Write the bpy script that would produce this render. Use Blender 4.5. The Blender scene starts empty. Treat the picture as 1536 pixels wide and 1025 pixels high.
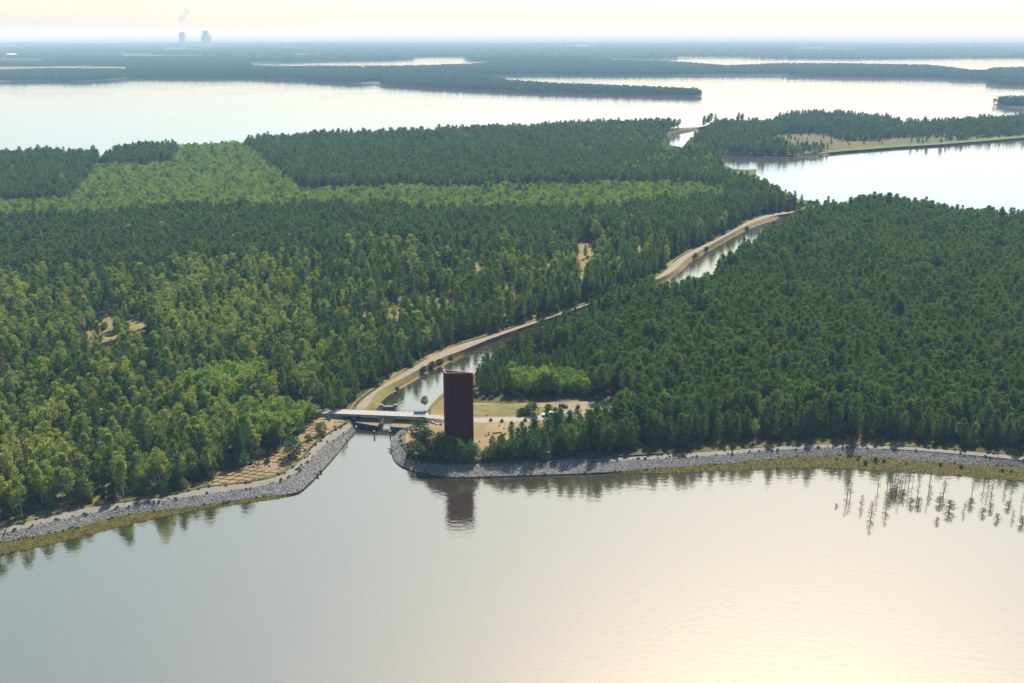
import bpy, bmesh, math, random
import numpy as np
from mathutils import Vector, Matrix, geometry
R = math.radians
S = bpy.context.scene
COL = S.collection
random.seed(7)
RNG = np.random.default_rng(11)

# ------------------------------------------------------------------ camera model (photo survey -> ground metres)
H = 158.0                      # camera height above the lake
F = 1493.0                     # focal length in photo pixels (35 mm lens, 1536 px wide)
EYE_Y = 50.0                   # eye level row
PITCH = math.atan((512.5 - EYE_Y) / F)
cP, sP = math.cos(PITCH), math.sin(PITCH)
LAND = 2.6

def W(px, py, z=0.0):
    """surveyed point of the photograph -> ground position in metres (x right, y away)"""
    a, b = (px - 768.0) / F, -(py - 512.5) / F
    dy, dz = cP + b * sP, -sP + b * cP
    t = (z - H) / dz
    return Vector((a * t, dy * t, z))

def proj(x, y, z):
    zc = y * cP - (z - H) * sP
    yc = y * sP + (z - H) * cP
    return 768.0 + F * x / zc, 512.5 - F * yc / zc

cam = bpy.data.cameras.new('camera'); co = bpy.data.objects.new('camera', cam); COL.objects.link(co)
cam.sensor_width = 36.0; cam.lens = 36.0 * F / 1536.0
co.location = (0, 0, H); co.rotation_euler = (math.pi / 2 - PITCH, 0, 0)
cam.clip_start = 1.0; cam.clip_end = 200000.0
S.camera = co

# ------------------------------------------------------------------ materials
def mat(name):
    m = bpy.data.materials.new(name); m.use_nodes = True
    nt = m.node_tree; nt.nodes.clear()
    return m, nt
def N(nt, typ, **kw):
    n = nt.nodes.new(typ)
    for k, v in kw.items():
        if k.startswith('_'): setattr(n, k[1:], v)
        else: n.inputs[k.replace('__', ' ')].default_value = v
    return n
def L(nt, a, ao, b, bi): nt.links.new(a.outputs[ao], b.inputs[bi])
def out(nt, sh, so='BSDF'):
    o = nt.nodes.new('ShaderNodeOutputMaterial'); L(nt, sh, so, o, 'Surface'); return o
def ramp(nt, stops):
    r = nt.nodes.new('ShaderNodeValToRGB'); e = r.color_ramp.elements
    while len(e) < len(stops): e.new(0.5)
    for i, (p, c) in enumerate(stops):
        e[i].position = p; e[i].color = (*c, 1)
    return r
def c3(c): return (*c, 1.0)

def simple(name, c1, c2=None, scale=1.0, rough=0.85, metal=0.0, bump=0.0, detail=4.0, spec=0.3):
    m, nt = mat(name)
    p = N(nt, 'ShaderNodeBsdfPrincipled', Roughness=rough, Metallic=metal)
    p.inputs['Specular IOR Level'].default_value = spec
    g = N(nt, 'ShaderNodeNewGeometry')
    nz = N(nt, 'ShaderNodeTexNoise', Scale=scale, Detail=detail, Roughness=0.62)
    L(nt, g, 'Position', nz, 'Vector')
    if c2 is None: c2 = tuple(v * 0.75 for v in c1)
    r = ramp(nt, [(0.32, c2), (0.68, c1)])
    L(nt, nz, 'Fac', r, 'Fac'); L(nt, r, 'Color', p, 'Base Color')
    if bump:
        b = N(nt, 'ShaderNodeBump', Strength=bump, Distance=0.2); L(nt, nz, 'Fac', b, 'Height'); L(nt, b, 'Normal', p, 'Normal')
    out(nt, p); return m

def leafmat(name, stops, transl=0.35, tcol=(0.5, 0.75, 0.2), clump=0.02, gloss=0.04, tmul=1.3, coh=0.6):
    """foliage: colour differs from tree to tree, and drifts slowly over the land"""
    m, nt = mat(name)
    oi = N(nt, 'ShaderNodeObjectInfo')
    nz = N(nt, 'ShaderNodeTexNoise', Scale=clump, Detail=2.0)
    L(nt, oi, 'Location', nz, 'Vector')
    mx = N(nt, 'ShaderNodeMix', _data_type='FLOAT'); mx.inputs['Factor'].default_value = coh
    L(nt, oi, 'Random', mx, 2); L(nt, nz, 'Fac', mx, 3)
    r = ramp(nt, stops); L(nt, mx, 0, r, 'Fac')
    # leaf to leaf variation, fixed to the plant
    tc = N(nt, 'ShaderNodeTexCoord'); n2 = N(nt, 'ShaderNodeTexNoise', Scale=0.8, Detail=3.0)
    L(nt, tc, 'Object', n2, 'Vector')
    mr = N(nt, 'ShaderNodeMapRange'); mr.inputs['From Min'].default_value = 0.3; mr.inputs['From Max'].default_value = 0.7
    mr.inputs['To Min'].default_value = 0.72; mr.inputs['To Max'].default_value = 1.28
    L(nt, n2, 'Fac', mr, 'Value')
    vm = N(nt, 'ShaderNodeVectorMath', _operation='SCALE'); L(nt, r, 'Color', vm, 0); L(nt, mr, 'Result', vm, 'Scale')
    d = N(nt, 'ShaderNodeBsdfDiffuse'); L(nt, vm, 'Vector', d, 'Color')
    t = N(nt, 'ShaderNodeBsdfTranslucent')
    tm = N(nt, 'ShaderNodeVectorMath', _operation='MULTIPLY'); tm.inputs[1].default_value = tuple(v * tmul / max(tcol) for v in tcol)
    L(nt, vm, 'Vector', tm, 0); L(nt, tm, 'Vector', t, 'Color')
    ms = N(nt, 'ShaderNodeMixShader', Fac=transl); L(nt, d, 'BSDF', ms, 1); L(nt, t, 'BSDF', ms, 2)
    gl = N(nt, 'ShaderNodeBsdfGlossy', Roughness=0.5); gl.inputs['Color'].default_value = (0.6, 0.65, 0.6, 1)
    m2 = N(nt, 'ShaderNodeMixShader', Fac=gloss); L(nt, ms, 'Shader', m2, 1); L(nt, gl, 'BSDF', m2, 2)
    out(nt, m2, 'Shader'); return m

M = {}
M['pine'] = leafmat('pine_needles', [(0.2, (0.054, 0.090, 0.021)), (0.5, (0.088, 0.127, 0.024)), (0.8, (0.135, 0.156, 0.026))], transl=0.42, tcol=(.5,.8,.25), coh=.4)
M['birch'] = leafmat('birch_leaves', [(0.15, (0.09, 0.12, 0.014)), (0.5, (0.19, 0.20, 0.015)), (0.75, (0.28, 0.25, 0.018)), (0.93, (0.24, 0.18, 0.03))], transl=0.4, clump=0.03)
M['oak'] = leafmat('oak_leaves', [(0.15, (0.09, 0.14, 0.018)), (0.5, (0.17, 0.22, 0.024)), (0.85, (0.26, 0.26, 0.03))], transl=0.35, coh=.3, clump=0.012)
M['maple'] = leafmat('broad_leaves', [(0.2, (0.045, 0.072, 0.012)), (0.55, (0.075, 0.105, 0.014)), (0.85, (0.14, 0.16, 0.016))], transl=0.35, coh=0.35)
M['shrub'] = leafmat('shrub_leaves', [(0.2, (0.03, 0.06, 0.02)), (0.6, (0.05, 0.085, 0.02)), (0.9, (0.09, 0.11, 0.025))], transl=0.35, coh=0.2)
M['autumn'] = leafmat('autumn_leaves', [(0.2, (0.22, 0.11, 0.03)), (0.8, (0.17, 0.07, 0.03))], transl=0.35, coh=0.2)
M['far'] = leafmat('distant_leaves', [(0.2, (0.025, 0.06, 0.03)), (0.6, (0.04, 0.085, 0.035)), (0.9, (0.075, 0.115, 0.035))], transl=0.2, clump=0.004)
M['bark'] = simple('pine_bark', (0.16, 0.085, 0.05), (0.08, 0.05, 0.035), 2.0)
M['birch_bark'] = simple('birch_bark', (0.5, 0.48, 0.44), (0.12, 0.11, 0.1), 3.0)
M['deadwood'] = simple('dead_wood', (0.075, 0.06, 0.045), (0.035, 0.028, 0.02), 3.0)
M['drowned'] = simple('drowned_wood', (0.12, 0.095, 0.045), (0.07, 0.055, 0.028), 3.0)
M['palewood'] = simple('bleached_wood', (0.5, 0.47, 0.42), (0.3, 0.28, 0.25), 3.0)
M['reed'] = simple('reed_grass', (0.06358, 0.05124, 0.005484), (0.03052, 0.03026, 0.004308), 0.35, rough=0.9, spec=0.1)
M['drygrass'] = simple('dry_grass', (0.1275, 0.105, 0.0375), (0.06375, 0.0675, 0.0195), 0.25, bump=0.4, spec=0.1)
M['clearing'] = simple('yellow_grass', (0.1485, 0.1128, 0.03825), (0.0765, 0.0672, 0.02025), 0.15, detail=8, spec=0.1)
M['sand'] = simple('sand', (0.1729, 0.1271, 0.06609), (0.1068, 0.0788, 0.03559), 0.11, bump=0.2, detail=8, spec=0.1)
M['gravel'] = simple('pale_gravel', (0.1618, 0.1358, 0.09537), (0.1214, 0.1011, 0.06936), 0.5, bump=0.2, detail=8, spec=0.15)
M['path'] = simple('path_gravel', (0.1287, 0.1199, 0.1023), (0.09649, 0.09064, 0.07605), 0.6, bump=0.15, detail=8, spec=0.2)
M['road'] = simple('pale_asphalt', (0.2025, 0.1875, 0.1575), (0.15, 0.1387, 0.1162), 0.8, spec=0.2)
M['concrete'] = simple('concrete', (0.288, 0.272, 0.248), (0.2, 0.192, 0.176), 1.2, detail=8)
M['dark_concrete'] = simple('dark_concrete', (0.10, 0.095, 0.09), (0.05, 0.05, 0.05), 1.0, detail=8)
M['blue'] = simple('blue_paint', (0.0135, 0.0315, 0.1215), (0.01125, 0.0225, 0.081), 1.5, rough=0.5)
M['sheetblue'] = simple('bright_blue_sheet', (0.04, 0.16, 0.5), (0.03, 0.13, 0.42), 1.5, rough=0.5)
M['steel'] = simple('grey_steel', (0.22, 0.22, 0.22), (0.13, 0.13, 0.13), 2.0, rough=0.5, metal=0.3)
M['darksteel'] = simple('dark_steel', (0.04, 0.04, 0.04), (0.02, 0.02, 0.02), 2.0, rough=0.6)
M['wood'] = simple('brown_wood', (0.30, 0.15, 0.06), (0.18, 0.09, 0.04), 3.0)
M['whitewood'] = simple('white_board', (0.75, 0.73, 0.68), (0.62, 0.6, 0.56), 2.0)
M['field'] = simple('stubble_field', (0.15, 0.114, 0.06), (0.126, 0.096, 0.051), 0.004, spec=0.05)
M['greenfield'] = simple('green_field', (0.085, 0.1, 0.035), (0.06, 0.075, 0.025), 0.02, spec=0.05)
M['greenreed'] = simple('green_reeds', (0.075, 0.105, 0.022), (0.04, 0.065, 0.018), 0.05, spec=0.05)
M['meadow'] = simple('dry_meadow_grass', (0.08625, 0.0675, 0.024), (0.04125, 0.04875, 0.015), 0.03, spec=0.05)
M['house'] = simple('house_plaster', (0.7, 0.66, 0.6), (0.6, 0.56, 0.5), 0.2)
M['redroof'] = simple('roof_tiles', (0.3, 0.12, 0.08), (0.22, 0.09, 0.06), 0.3)
M['plantgrey'] = simple('plant_cladding', (0.3, 0.32, 0.34), (0.24, 0.26, 0.28), 0.02)
M['carblue'] = simple('dark_car_paint', (0.012, 0.016, 0.035), (0.01, 0.013, 0.03), 3.0, rough=0.25, spec=0.6)
M['carblue2'] = simple('blue_car_paint', (0.015, 0.03, 0.10), (0.012, 0.025, 0.08), 3.0, rough=0.25, spec=0.6)
M['silver'] = simple('silver_paint', (0.6, 0.6, 0.6), (0.5, 0.5, 0.5), 3.0, rough=0.3, spec=0.5)
M['glass'] = simple('dark_glass', (0.02, 0.025, 0.03), (0.015, 0.02, 0.025), 1.0, rough=0.08, spec=0.8)
M['rubber'] = simple('rubber', (0.02, 0.02, 0.02), (0.012, 0.012, 0.012), 4.0)
M['lamp'] = simple('lamp_lens', (0.7, 0.7, 0.65), (0.6, 0.6, 0.55), 5.0, rough=0.2)

# forest floor: needles, dry grass and open sand in patches
def ground_mat():
    m, nt = mat('forest_floor')
    p = N(nt, 'ShaderNodeBsdfPrincipled', Roughness=0.95); p.inputs['Specular IOR Level'].default_value = 0.05
    g = N(nt, 'ShaderNodeNewGeometry')
    a = N(nt, 'ShaderNodeTexNoise', Scale=0.028, Detail=6.0, Roughness=0.6); L(nt, g, 'Position', a, 'Vector')
    b = N(nt, 'ShaderNodeTexNoise', Scale=0.5, Detail=6.0, Roughness=0.7); L(nt, g, 'Position', b, 'Vector')
    r1 = ramp(nt, [(0.44, (0.035, 0.04, 0.018)), (0.54, (0.08, 0.075, 0.028)), (0.62, (0.17, 0.13, 0.05)), (0.72, (0.27, 0.2, 0.09))])
    L(nt, a, 'Fac', r1, 'Fac')
    r2 = ramp(nt, [(0.3, (0.6, 0.62, 0.55)), (0.7, (1.15, 1.1, 1.05))]); L(nt, b, 'Fac', r2, 'Fac')
    mx = N(nt, 'ShaderNodeVectorMath', _operation='MULTIPLY'); L(nt, r1, 'Color', mx, 0); L(nt, r2, 'Color', mx, 1)
    L(nt, mx, 'Vector', p, 'Base Color'); out(nt, p); return m
M['ground'] = ground_mat()
def far_ground_mat():
    m, nt = mat('far_countryside')
    p = N(nt, 'ShaderNodeBsdfPrincipled', Roughness=0.95); p.inputs['Specular IOR Level'].default_value = 0.05
    g = N(nt, 'ShaderNodeNewGeometry')
    mp = N(nt, 'ShaderNodeMapping'); mp.inputs['Scale'].default_value = (0.00045, 0.0011, 0.001); L(nt, g, 'Position', mp, 'Vector')
    a = N(nt, 'ShaderNodeTexNoise', Scale=1.0, Detail=7.0, Roughness=0.6); L(nt, mp, 'Vector', a, 'Vector')
    r1 = ramp(nt, [(0.47, (0.028, 0.045, 0.024)), (0.56, (0.05, 0.075, 0.03)), (0.63, (0.12, 0.14, 0.06)), (0.70, (0.34, 0.28, 0.16))])
    L(nt, a, 'Fac', r1, 'Fac'); L(nt, r1, 'Color', p, 'Base Color'); out(nt, p); return m
M['farground'] = far_ground_mat()

def water_mat(name, tint, near):
    m, nt = mat(name)
    g = N(nt, 'ShaderNodeNewGeometry')
    mp = N(nt, 'ShaderNodeMapping'); mp.inputs['Scale'].default_value = (0.6, 1.0, 1.0); mp.inputs['Rotation'].default_value = (0, 0, R(18))
    L(nt, g, 'Position', mp, 'Vector')
    n1 = N(nt, 'ShaderNodeTexNoise', Scale=0.55, Detail=5.0, Roughness=0.55); L(nt, mp, 'Vector', n1, 'Vector')
    # calm and ruffled reaches
    n2 = N(nt, 'ShaderNodeTexNoise', Scale=0.008, Detail=3.0); L(nt, mp, 'Vector', n2, 'Vector')
    mr = N(nt, 'ShaderNodeMapRange'); mr.inputs['From Min'].default_value = 0.35; mr.inputs['From Max'].default_value = 0.7
    mr.inputs['To Min'].default_value = 0.03; mr.inputs['To Max'].default_value = 0.095
    L(nt, n2, 'Fac', mr, 'Value')
    bp = N(nt, 'ShaderNodeBump', Distance=1.0); L(nt, n1, 'Fac', bp, 'Height'); L(nt, mr, 'Result', bp, 'Strength')
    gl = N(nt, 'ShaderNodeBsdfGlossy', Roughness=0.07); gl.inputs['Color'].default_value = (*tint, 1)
    L(nt, bp, 'Normal', gl, 'Normal')
    g2 = N(nt, 'ShaderNodeBsdfGlossy', Roughness=0.5); g2.inputs['Color'].default_value = (0.9, 0.84, 0.72, 1)
    df = N(nt, 'ShaderNodeBsdfDiffuse'); df.inputs['Color'].default_value = (0.02, 0.016, 0.007, 1)
    m1 = N(nt, 'ShaderNodeMixShader', Fac=WATER_GLIT); L(nt, gl, 'BSDF', m1, 1); L(nt, g2, 'BSDF', m1, 2)
    lw = N(nt, 'ShaderNodeLayerWeight', Blend=0.5)
    rr = N(nt, 'ShaderNodeMapRange'); rr.inputs['From Min'].default_value = 0.36; rr.inputs['From Max'].default_value = 0.75
    rr.inputs['To Min'].default_value = near; rr.inputs['To Max'].default_value = 0.9
    L(nt, lw, 'Facing', rr, 'Value')
    m2 = N(nt, 'ShaderNodeMixShader'); L(nt, rr, 'Result', m2, 'Fac'); L(nt, df, 'BSDF', m2, 1); L(nt, m1, 'Shader', m2, 2)
    out(nt, m2, 'Shader'); return m
WATER_GLIT = 0.006
M['water'] = water_mat('warm_sheen_lake_water', (1.0, 0.825, 0.535), 0.86)   # near lake and canal: warm sky light put into the reflection tint
M['farwater'] = water_mat('neutral_lake_water', (0.94, 0.91, 0.86), 0.7)

def corten_mat():
    m, nt = mat('rusted_steel')
    p = N(nt, 'ShaderNodeBsdfPrincipled', Roughness=0.75); p.inputs['Specular IOR Level'].default_value = 0.05
    g = N(nt, 'ShaderNodeNewGeometry')
    mp = N(nt, 'ShaderNodeMapping'); mp.inputs['Scale'].default_value = (1.2, 1.2, 0.12); L(nt, g, 'Position', mp, 'Vector')
    a = N(nt, 'ShaderNodeTexNoise', Scale=1.0, Detail=6.0, Roughness=0.65); L(nt, mp, 'Vector', a, 'Vector')
    r = ramp(nt, [(0.3, (0.052, 0.004, 0.004)), (0.55, (0.08, 0.006, 0.005)), (0.75, (0.115, 0.014, 0.008))])
    L(nt, a, 'Fac', r, 'Fac'); L(nt, r, 'Color', p, 'Base Color'); out(nt, p); return m
M['corten'] = corten_mat()
M['cortenrim'] = simple('rust_rim', (0.26, 0.13, 0.09), (0.18, 0.09, 0.06), 2.0)

def stone_mat():
    m, nt = mat('bank_stone')
    p = N(nt, 'ShaderNodeBsdfPrincipled', Roughness=0.8); p.inputs['Specular IOR Level'].default_value = 0.2
    oi = N(nt, 'ShaderNodeObjectInfo'); r = ramp(nt, [(0.0, (0.11, 0.11, 0.108)), (0.6, (0.18, 0.177, 0.172)), (1.0, (0.28, 0.275, 0.265))])
    L(nt, oi, 'Random', r, 'Fac'); L(nt, r, 'Color', p, 'Base Color'); out(nt, p); return m
M['stone'] = stone_mat()
M['rubblebed'] = simple('rubble_bed', (0.088, 0.0864, 0.08), (0.032, 0.032, 0.0304), 1.3, bump=0.6)

# ------------------------------------------------------------------ helpers
def link(name, me, m=None, parent=None, kind=None, label=None, cat=None, group=None, loc=None):
    o = bpy.data.objects.new(name, me); COL.objects.link(o)
    if m is not None:
        for x in (m if isinstance(m, (list, tuple)) else [m]): me.materials.append(x)
    if parent: o.parent = parent
    if loc is not None: o.location = loc
    tag(o, kind, label, cat, group); return o
def tag(o, kind=None, label=None, cat=None, group=None):
    for k, v in (('kind', kind), ('label', label), ('category', cat), ('group', group)):
        if v: o[k] = v
    return o
def empty(name, loc, label, cat, group=None, rz=0.0):
    o = bpy.data.objects.new(name, None); COL.objects.link(o); o.location = loc; o.rotation_euler.z = rz
    o.empty_display_size = 0.5
    return tag(o, None, label, cat, group)
class MB:
    """collects shapes, builds ONE mesh"""
    def __init__(s): s.v, s.f, s.mi = [], [], []
    def add(s, vs, fs, mi=0):
        n = len(s.v); s.v += [tuple(v) for v in vs]; s.f += [tuple(i + n for i in f) for f in fs]; s.mi += [mi] * len(fs)
    def box(s, c, size, rz=0.0, taper=1.0, mi=0):
        c = Vector(c); sx, sy, sz = (x / 2 for x in size); ca, sa = math.cos(rz), math.sin(rz); vs = []
        for dz, k in ((-sz, 1.0), (sz, taper)):
            for dx, dy in ((-sx, -sy), (sx, -sy), (sx, sy), (-sx, sy)):
                x, y = dx * k, dy * k
                vs.append((c.x + x * ca - y * sa, c.y + x * sa + y * ca, c.z + dz))
        s.add(vs, [(3, 2, 1, 0), (4, 5, 6, 7), (0, 1, 5, 4), (1, 2, 6, 5), (2, 3, 7, 6), (3, 0, 4, 7)], mi)
    def tube(s, pts, radii, n=6, mi=0, cap=True):
        pts = [Vector(p) for p in pts]; rings = []
        for i, p in enumerate(pts):
            d = (pts[min(i + 1, len(pts) - 1)] - pts[max(i - 1, 0)]).normalized()
            u = d.cross(Vector((0.13, 0.97, 0.2))); u = u.normalized() if u.length > 1e-4 else Vector((1, 0, 0)); w = d.cross(u)
            r = radii[i] if isinstance(radii, (list, tuple)) else radii
            rings.append([p + (u * math.cos(2 * math.pi * k / n) + w * math.sin(2 * math.pi * k / n)) * r for k in range(n)])
        vs = [v for r in rings for v in r]; fs = []
        for i in range(len(pts) - 1):
            for k in range(n): fs.append((i * n + k, i * n + (k + 1) % n, (i + 1) * n + (k + 1) % n, (i + 1) * n + k))
        if cap: fs += [tuple(range(n - 1, -1, -1)), tuple(range((len(pts) - 1) * n, len(pts) * n))]
        s.add(vs, fs, mi)
    def beam(s, a, b, w, h):
        a, b = Vector(a), Vector(b); d = b - a; side = Vector((d.y, -d.x, 0)).normalized() * w / 2; up = Vector((0, 0, h / 2))
        vs = [a - side - up, a + side - up, a + side + up, a - side + up, b - side - up, b + side - up, b + side + up, b - side + up]
        s.add(vs, [(0, 1, 2, 3), (7, 6, 5, 4), (0, 4, 5, 1), (1, 5, 6, 2), (2, 6, 7, 3), (3, 7, 4, 0)])
    def prism(s, poly, z0, z1):
        n = len(poly); vs = [(p[0], p[1], z0) for p in poly] + [(p[0], p[1], z1) for p in poly]
        s.add(vs, [tuple(range(n - 1, -1, -1)), tuple(range(n, 2 * n))] + [(i, (i + 1) % n, n + (i + 1) % n, n + i) for i in range(n)])
    def mesh(s, name):
        me = bpy.data.meshes.new(name); me.from_pydata(s.v, [], s.f); me.update()
        if any(s.mi): me.polygons.foreach_set('material_index', s.mi)
        bm = bmesh.new(); bm.from_mesh(me); bmesh.ops.recalc_face_normals(bm, faces=bm.faces); bm.to_mesh(me); bm.free()
        return me
    def build(s, name, m, parent=None, **kw):
        return link(name, s.mesh(name), m, parent, **kw)
def lift(p, z): return Vector((p[0], p[1], z))

def resample(pts, n):
    """smooth curve through the points, n points evenly along it"""
    P = [Vector(p) for p in pts]; P = [P[0] * 2 - P[1]] + P + [P[-1] * 2 - P[-2]]; dense = []
    for i in range(1, len(P) - 2):
        p0, p1, p2, p3 = P[i - 1:i + 3]
        for k in range(12):
            t = k / 12
            dense.append(0.5 * ((2 * p1) + (p2 - p0) * t + (2 * p0 - 5 * p1 + 4 * p2 - p3) * t * t + (3 * p1 - p0 - 3 * p2 + p3) * t ** 3))
    dense.append(P[-2]); a = np.array([tuple(v) for v in dense])
    s = np.concatenate([[0], np.cumsum(np.linalg.norm(np.diff(a, axis=0), axis=1))]); t = np.linspace(0, s[-1], n)
    return [Vector((np.interp(x, s, a[:, 0]), np.interp(x, s, a[:, 1]), np.interp(x, s, a[:, 2]))) for x in t]
def ribbon(name, lines, m, kind='structure', sub=1, rough=0.0, **kw):
    """a strip of ground lofted between lines of equal point count"""
    mb = MB(); n = len(lines[0]); rows = []
    for j in range(len(lines) - 1):
        for k in range(sub):
            t = k / sub; rows.append([a.lerp(b, t) for a, b in zip(lines[j], lines[j + 1])])
    rows.append(lines[-1])
    rr = random.Random(name)
    vs = []
    for j, row in enumerate(rows):
        for p in row:
            q = p.copy()
            if rough and 0 < j < len(rows) - 1: q.z += rr.uniform(-rough, rough)
            vs.append(q)
    mb.add(vs, [(j * n + i, j * n + i + 1, (j + 1) * n + i + 1, (j + 1) * n + i) for j in range(len(rows) - 1) for i in range(n - 1)])
    o = mb.build(name, m, kind=kind, **kw)
    if sum(p.normal.z for p in o.data.polygons) < 0: o.data.flip_normals()
    return o
def tess(poly, z):
    pts = [Vector((p[0], p[1], 0)) for p in poly]
    tris = geometry.tessellate_polygon([pts])
    return [(p.x, p.y, z) for p in pts], [tuple(t) for t in tris]
def sheet(name, poly, z, m, kind='structure', skirt=None):
    vs, fs = tess(poly, z); mb = MB(); mb.add(vs, fs)
    if skirt is not None:
        n = len(vs); mb.add(vs + [(v[0], v[1], skirt) for v in vs], [(i, (i + 1) % n, n + (i + 1) % n, n + i) for i in range(n)])
    me = bpy.data.meshes.new(name); me.from_pydata(mb.v, [], mb.f); me.update()
    for p in me.polygons:
        if abs(p.normal.z) > 0.5 and p.normal.z < 0: p.flip()
    me.update(); return link(name, me, m, kind=kind)
def inpoly(x, y, poly):
    x = np.asarray(x); y = np.asarray(y); c = np.zeros(x.shape, bool); n = len(poly)
    for i in range(n):
        x1, y1 = poly[i][0], poly[i][1]; x2, y2 = poly[i - 1][0], poly[i - 1][1]
        if y1 == y2: continue
        h = ((y1 > y) != (y2 > y)) & (x < (x2 - x1) * (y - y1) / (y2 - y1) + x1); c ^= h
    return c
def distline(x, y, line):
    d = np.full(np.shape(x), 1e9)
    for a, b in zip(line[:-1], line[1:]):
        ax, ay, bx, by = a[0], a[1], b[0], b[1]; vx, vy = bx - ax, by - ay; q = vx * vx + vy * vy + 1e-9
        t = np.clip(((x - ax) * vx + (y - ay) * vy) / q, 0, 1)
        d = np.minimum(d, np.hypot(x - ax - t * vx, y - ay - t * vy))
    return d
def vnoise(x, y, s, seed=0):
    """smooth value noise 0..1"""
    x = np.asarray(x) / s; y = np.asarray(y) / s; xi = np.floor(x).astype(int); yi = np.floor(y).astype(int); fx = x - xi; fy = y - yi
    def hsh(a, b):
        v = np.sin(a * 127.1 + b * 311.7 + seed * 74.7) * 43758.5453; return v - np.floor(v)
    u = fx * fx * (3 - 2 * fx); v = fy * fy * (3 - 2 * fy)
    return (hsh(xi, yi) * (1 - u) + hsh(xi + 1, yi) * u) * (1 - v) + (hsh(xi, yi + 1) * (1 - u) + hsh(xi + 1, yi + 1) * u) * v
def wl(px, z): return [W(x, y, z) for x, y in px]

# ------------------------------------------------------------------ shorelines (surveyed)
NS = 160
# left lakeside bank
LB_water = resample(wl([(-420, 905), (-160, 862), (0, 832), (68, 819), (162, 795), (257, 773), (325, 761), (406, 750), (437, 743), (457, 733), (491, 700), (520, 665), (534, 648)], 0.0), NS)
LB_reed = resample(wl([(-420, 880), (-160, 842), (0, 814), (101, 795), (190, 773), (291, 760), (389, 746), (437, 741), (458, 730.5), (490, 698), (519, 663.5), (533, 647)], 0.45), NS)
LB_top = resample(wl([(-420, 858), (-160, 824), (0, 800), (101, 777), (190, 760), (291, 744), (389, 729), (433, 716), (464, 692), (487, 668), (512, 652), (529, 640)], 2.2), NS)
LB_path = resample(wl([(-420, 848), (-160, 816), (0, 792), (101, 766), (190, 753), (257, 743), (311, 731), (372, 724), (416, 714), (450, 692), (474, 665), (500, 647), (524, 634)], 2.45), NS)
# right lakeside bank, from the lock round the point and along to the right
RB_water = resample(wl([(597, 647), (586, 661), (584.5, 674), (589, 690), (601, 700), (621, 707.5), (646, 713), (667, 716), (700, 717), (804, 714), (898, 711), (1000, 710), (1105, 706), (1209, 702), (1314, 706), (1419, 713), (1536, 722), (1700, 735), (1950, 757)], 0.0), NS + 60)
RB_reed = resample(wl([(598, 646), (588, 660.5), (586.5, 673.5), (591, 689), (602, 699), (622, 706.5), (647, 712), (668, 715), (700, 716), (804, 712.8), (905, 709), (986, 703), (1100, 695), (1140, 690.5), (1244, 684), (1349, 689), (1440, 696), (1536, 702), (1700, 713), (1950, 733)], 0.4), NS + 60)
RB_top = resample(wl([(609, 643), (602, 661), (603, 674), (613, 686), (628, 694), (646, 696.5), (675, 698), (780, 696), (882, 693), (986, 688), (1100, 681), (1140, 677), (1244, 671.5), (1349, 675), (1440, 682), (1536, 691), (1700, 703), (1950, 722)], 2.2), NS + 60)
RB_path = resample(wl([(612, 642), (605, 660), (606, 672), (616, 683.5), (630, 691.5), (647, 694), (675, 695.5), (780, 692), (882, 688), (986, 682), (1100, 675), (1140, 671.5), (1244, 666.5), (1349, 669.5), (1440, 676), (1536, 684), (1700, 695), (1950, 713)], 2.45), NS + 60)
# canal, left side: water line, track lower edge, track upper edge
CW = wl([(550, 637), (566, 616), (578, 601), (597, 584), (615, 573), (634, 561), (662, 547), (685, 537), (722, 521), (764, 505)], 0.0) + wl([(1001, 419), (1041, 390), (1078, 367), (1119, 346), (1161, 330), (1198, 318), (1226, 310)], 0.0)
C1 = wl([(540, 624), (556, 603), (568, 587), (605, 567), (642, 547), (667, 535), (695, 525), (729, 511), (759, 500)], 2.3) + wl([(985, 419.5), (1034, 386), (1081, 359), (1122, 337), (1158, 324.5), (1190, 319), (1224, 309.5)], 2.3)
C2 = wl([(528, 622), (541, 602), (572, 579), (605, 559), (640, 538.5), (664, 527), (701, 513), (755, 497)], 2.45) + wl([(966, 425), (1024, 384), (1082, 355), (1124, 332), (1157, 321), (1190, 316.5), (1224, 308)], 2.45)
CW, C1, C2 = resample(CW, 110), resample(C1, 110), resample(C2, 110)
def offset(line, d):
    o = []
    for i, p in enumerate(line):
        t = (line[min(i + 1, len(line) - 1)] - line[max(i - 1, 0)]).normalized(); o.append(p + Vector((t.y, -t.x, 0)) * d)
    return o
CR = offset(CW, 21.0); CR1 = [lift(p, LAND) for p in offset(CW, 26.0)]

# the land either side of the canal
def shore_tops(px, back=18.0, zt=19.0):
    r = []
    for x, y in px:
        p = W(x, y, zt + LAND); d = Vector((p.x, p.y, 0)).normalized(); r.append(lift(p + d * back, LAND))
    return r
north_shore = shore_tops([(-700, 242), (-300, 234), (0, 226), (60, 221), (148, 222), (156, 226), (175, 217), (262, 208), (365, 203), (480, 198), (600, 192.5), (700, 189), (800, 184.5), (900, 179), (1000, 177), (1060, 175)])
LAND_A = [lift(p, LAND) for p in LB_path] + [W(526, 627, LAND)] + [lift(p, LAND) for p in C2]
mid_a = wl([(1228, 306), (1203, 304), (1180, 300), (1163, 291), (1144, 277), (1128, 266), (1131, 260), (1133, 256.5), (1118, 258), (1100, 257), (1088, 251), (1068, 248.5), (1086, 243), (1080, 237), (1062, 231), (1035, 226), (1012, 222), (992, 216), (999, 207), (1020, 199.5), (1045, 194.5), (1072, 187), (1090, 183), (1084, 180)], 0.0)
LAND_A += [lift(p, LAND) for p in mid_a] + list(reversed(north_shore)) + [Vector((-1500, 900, LAND)), Vector((-900, 250, LAND))]
mid_b = []
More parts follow.
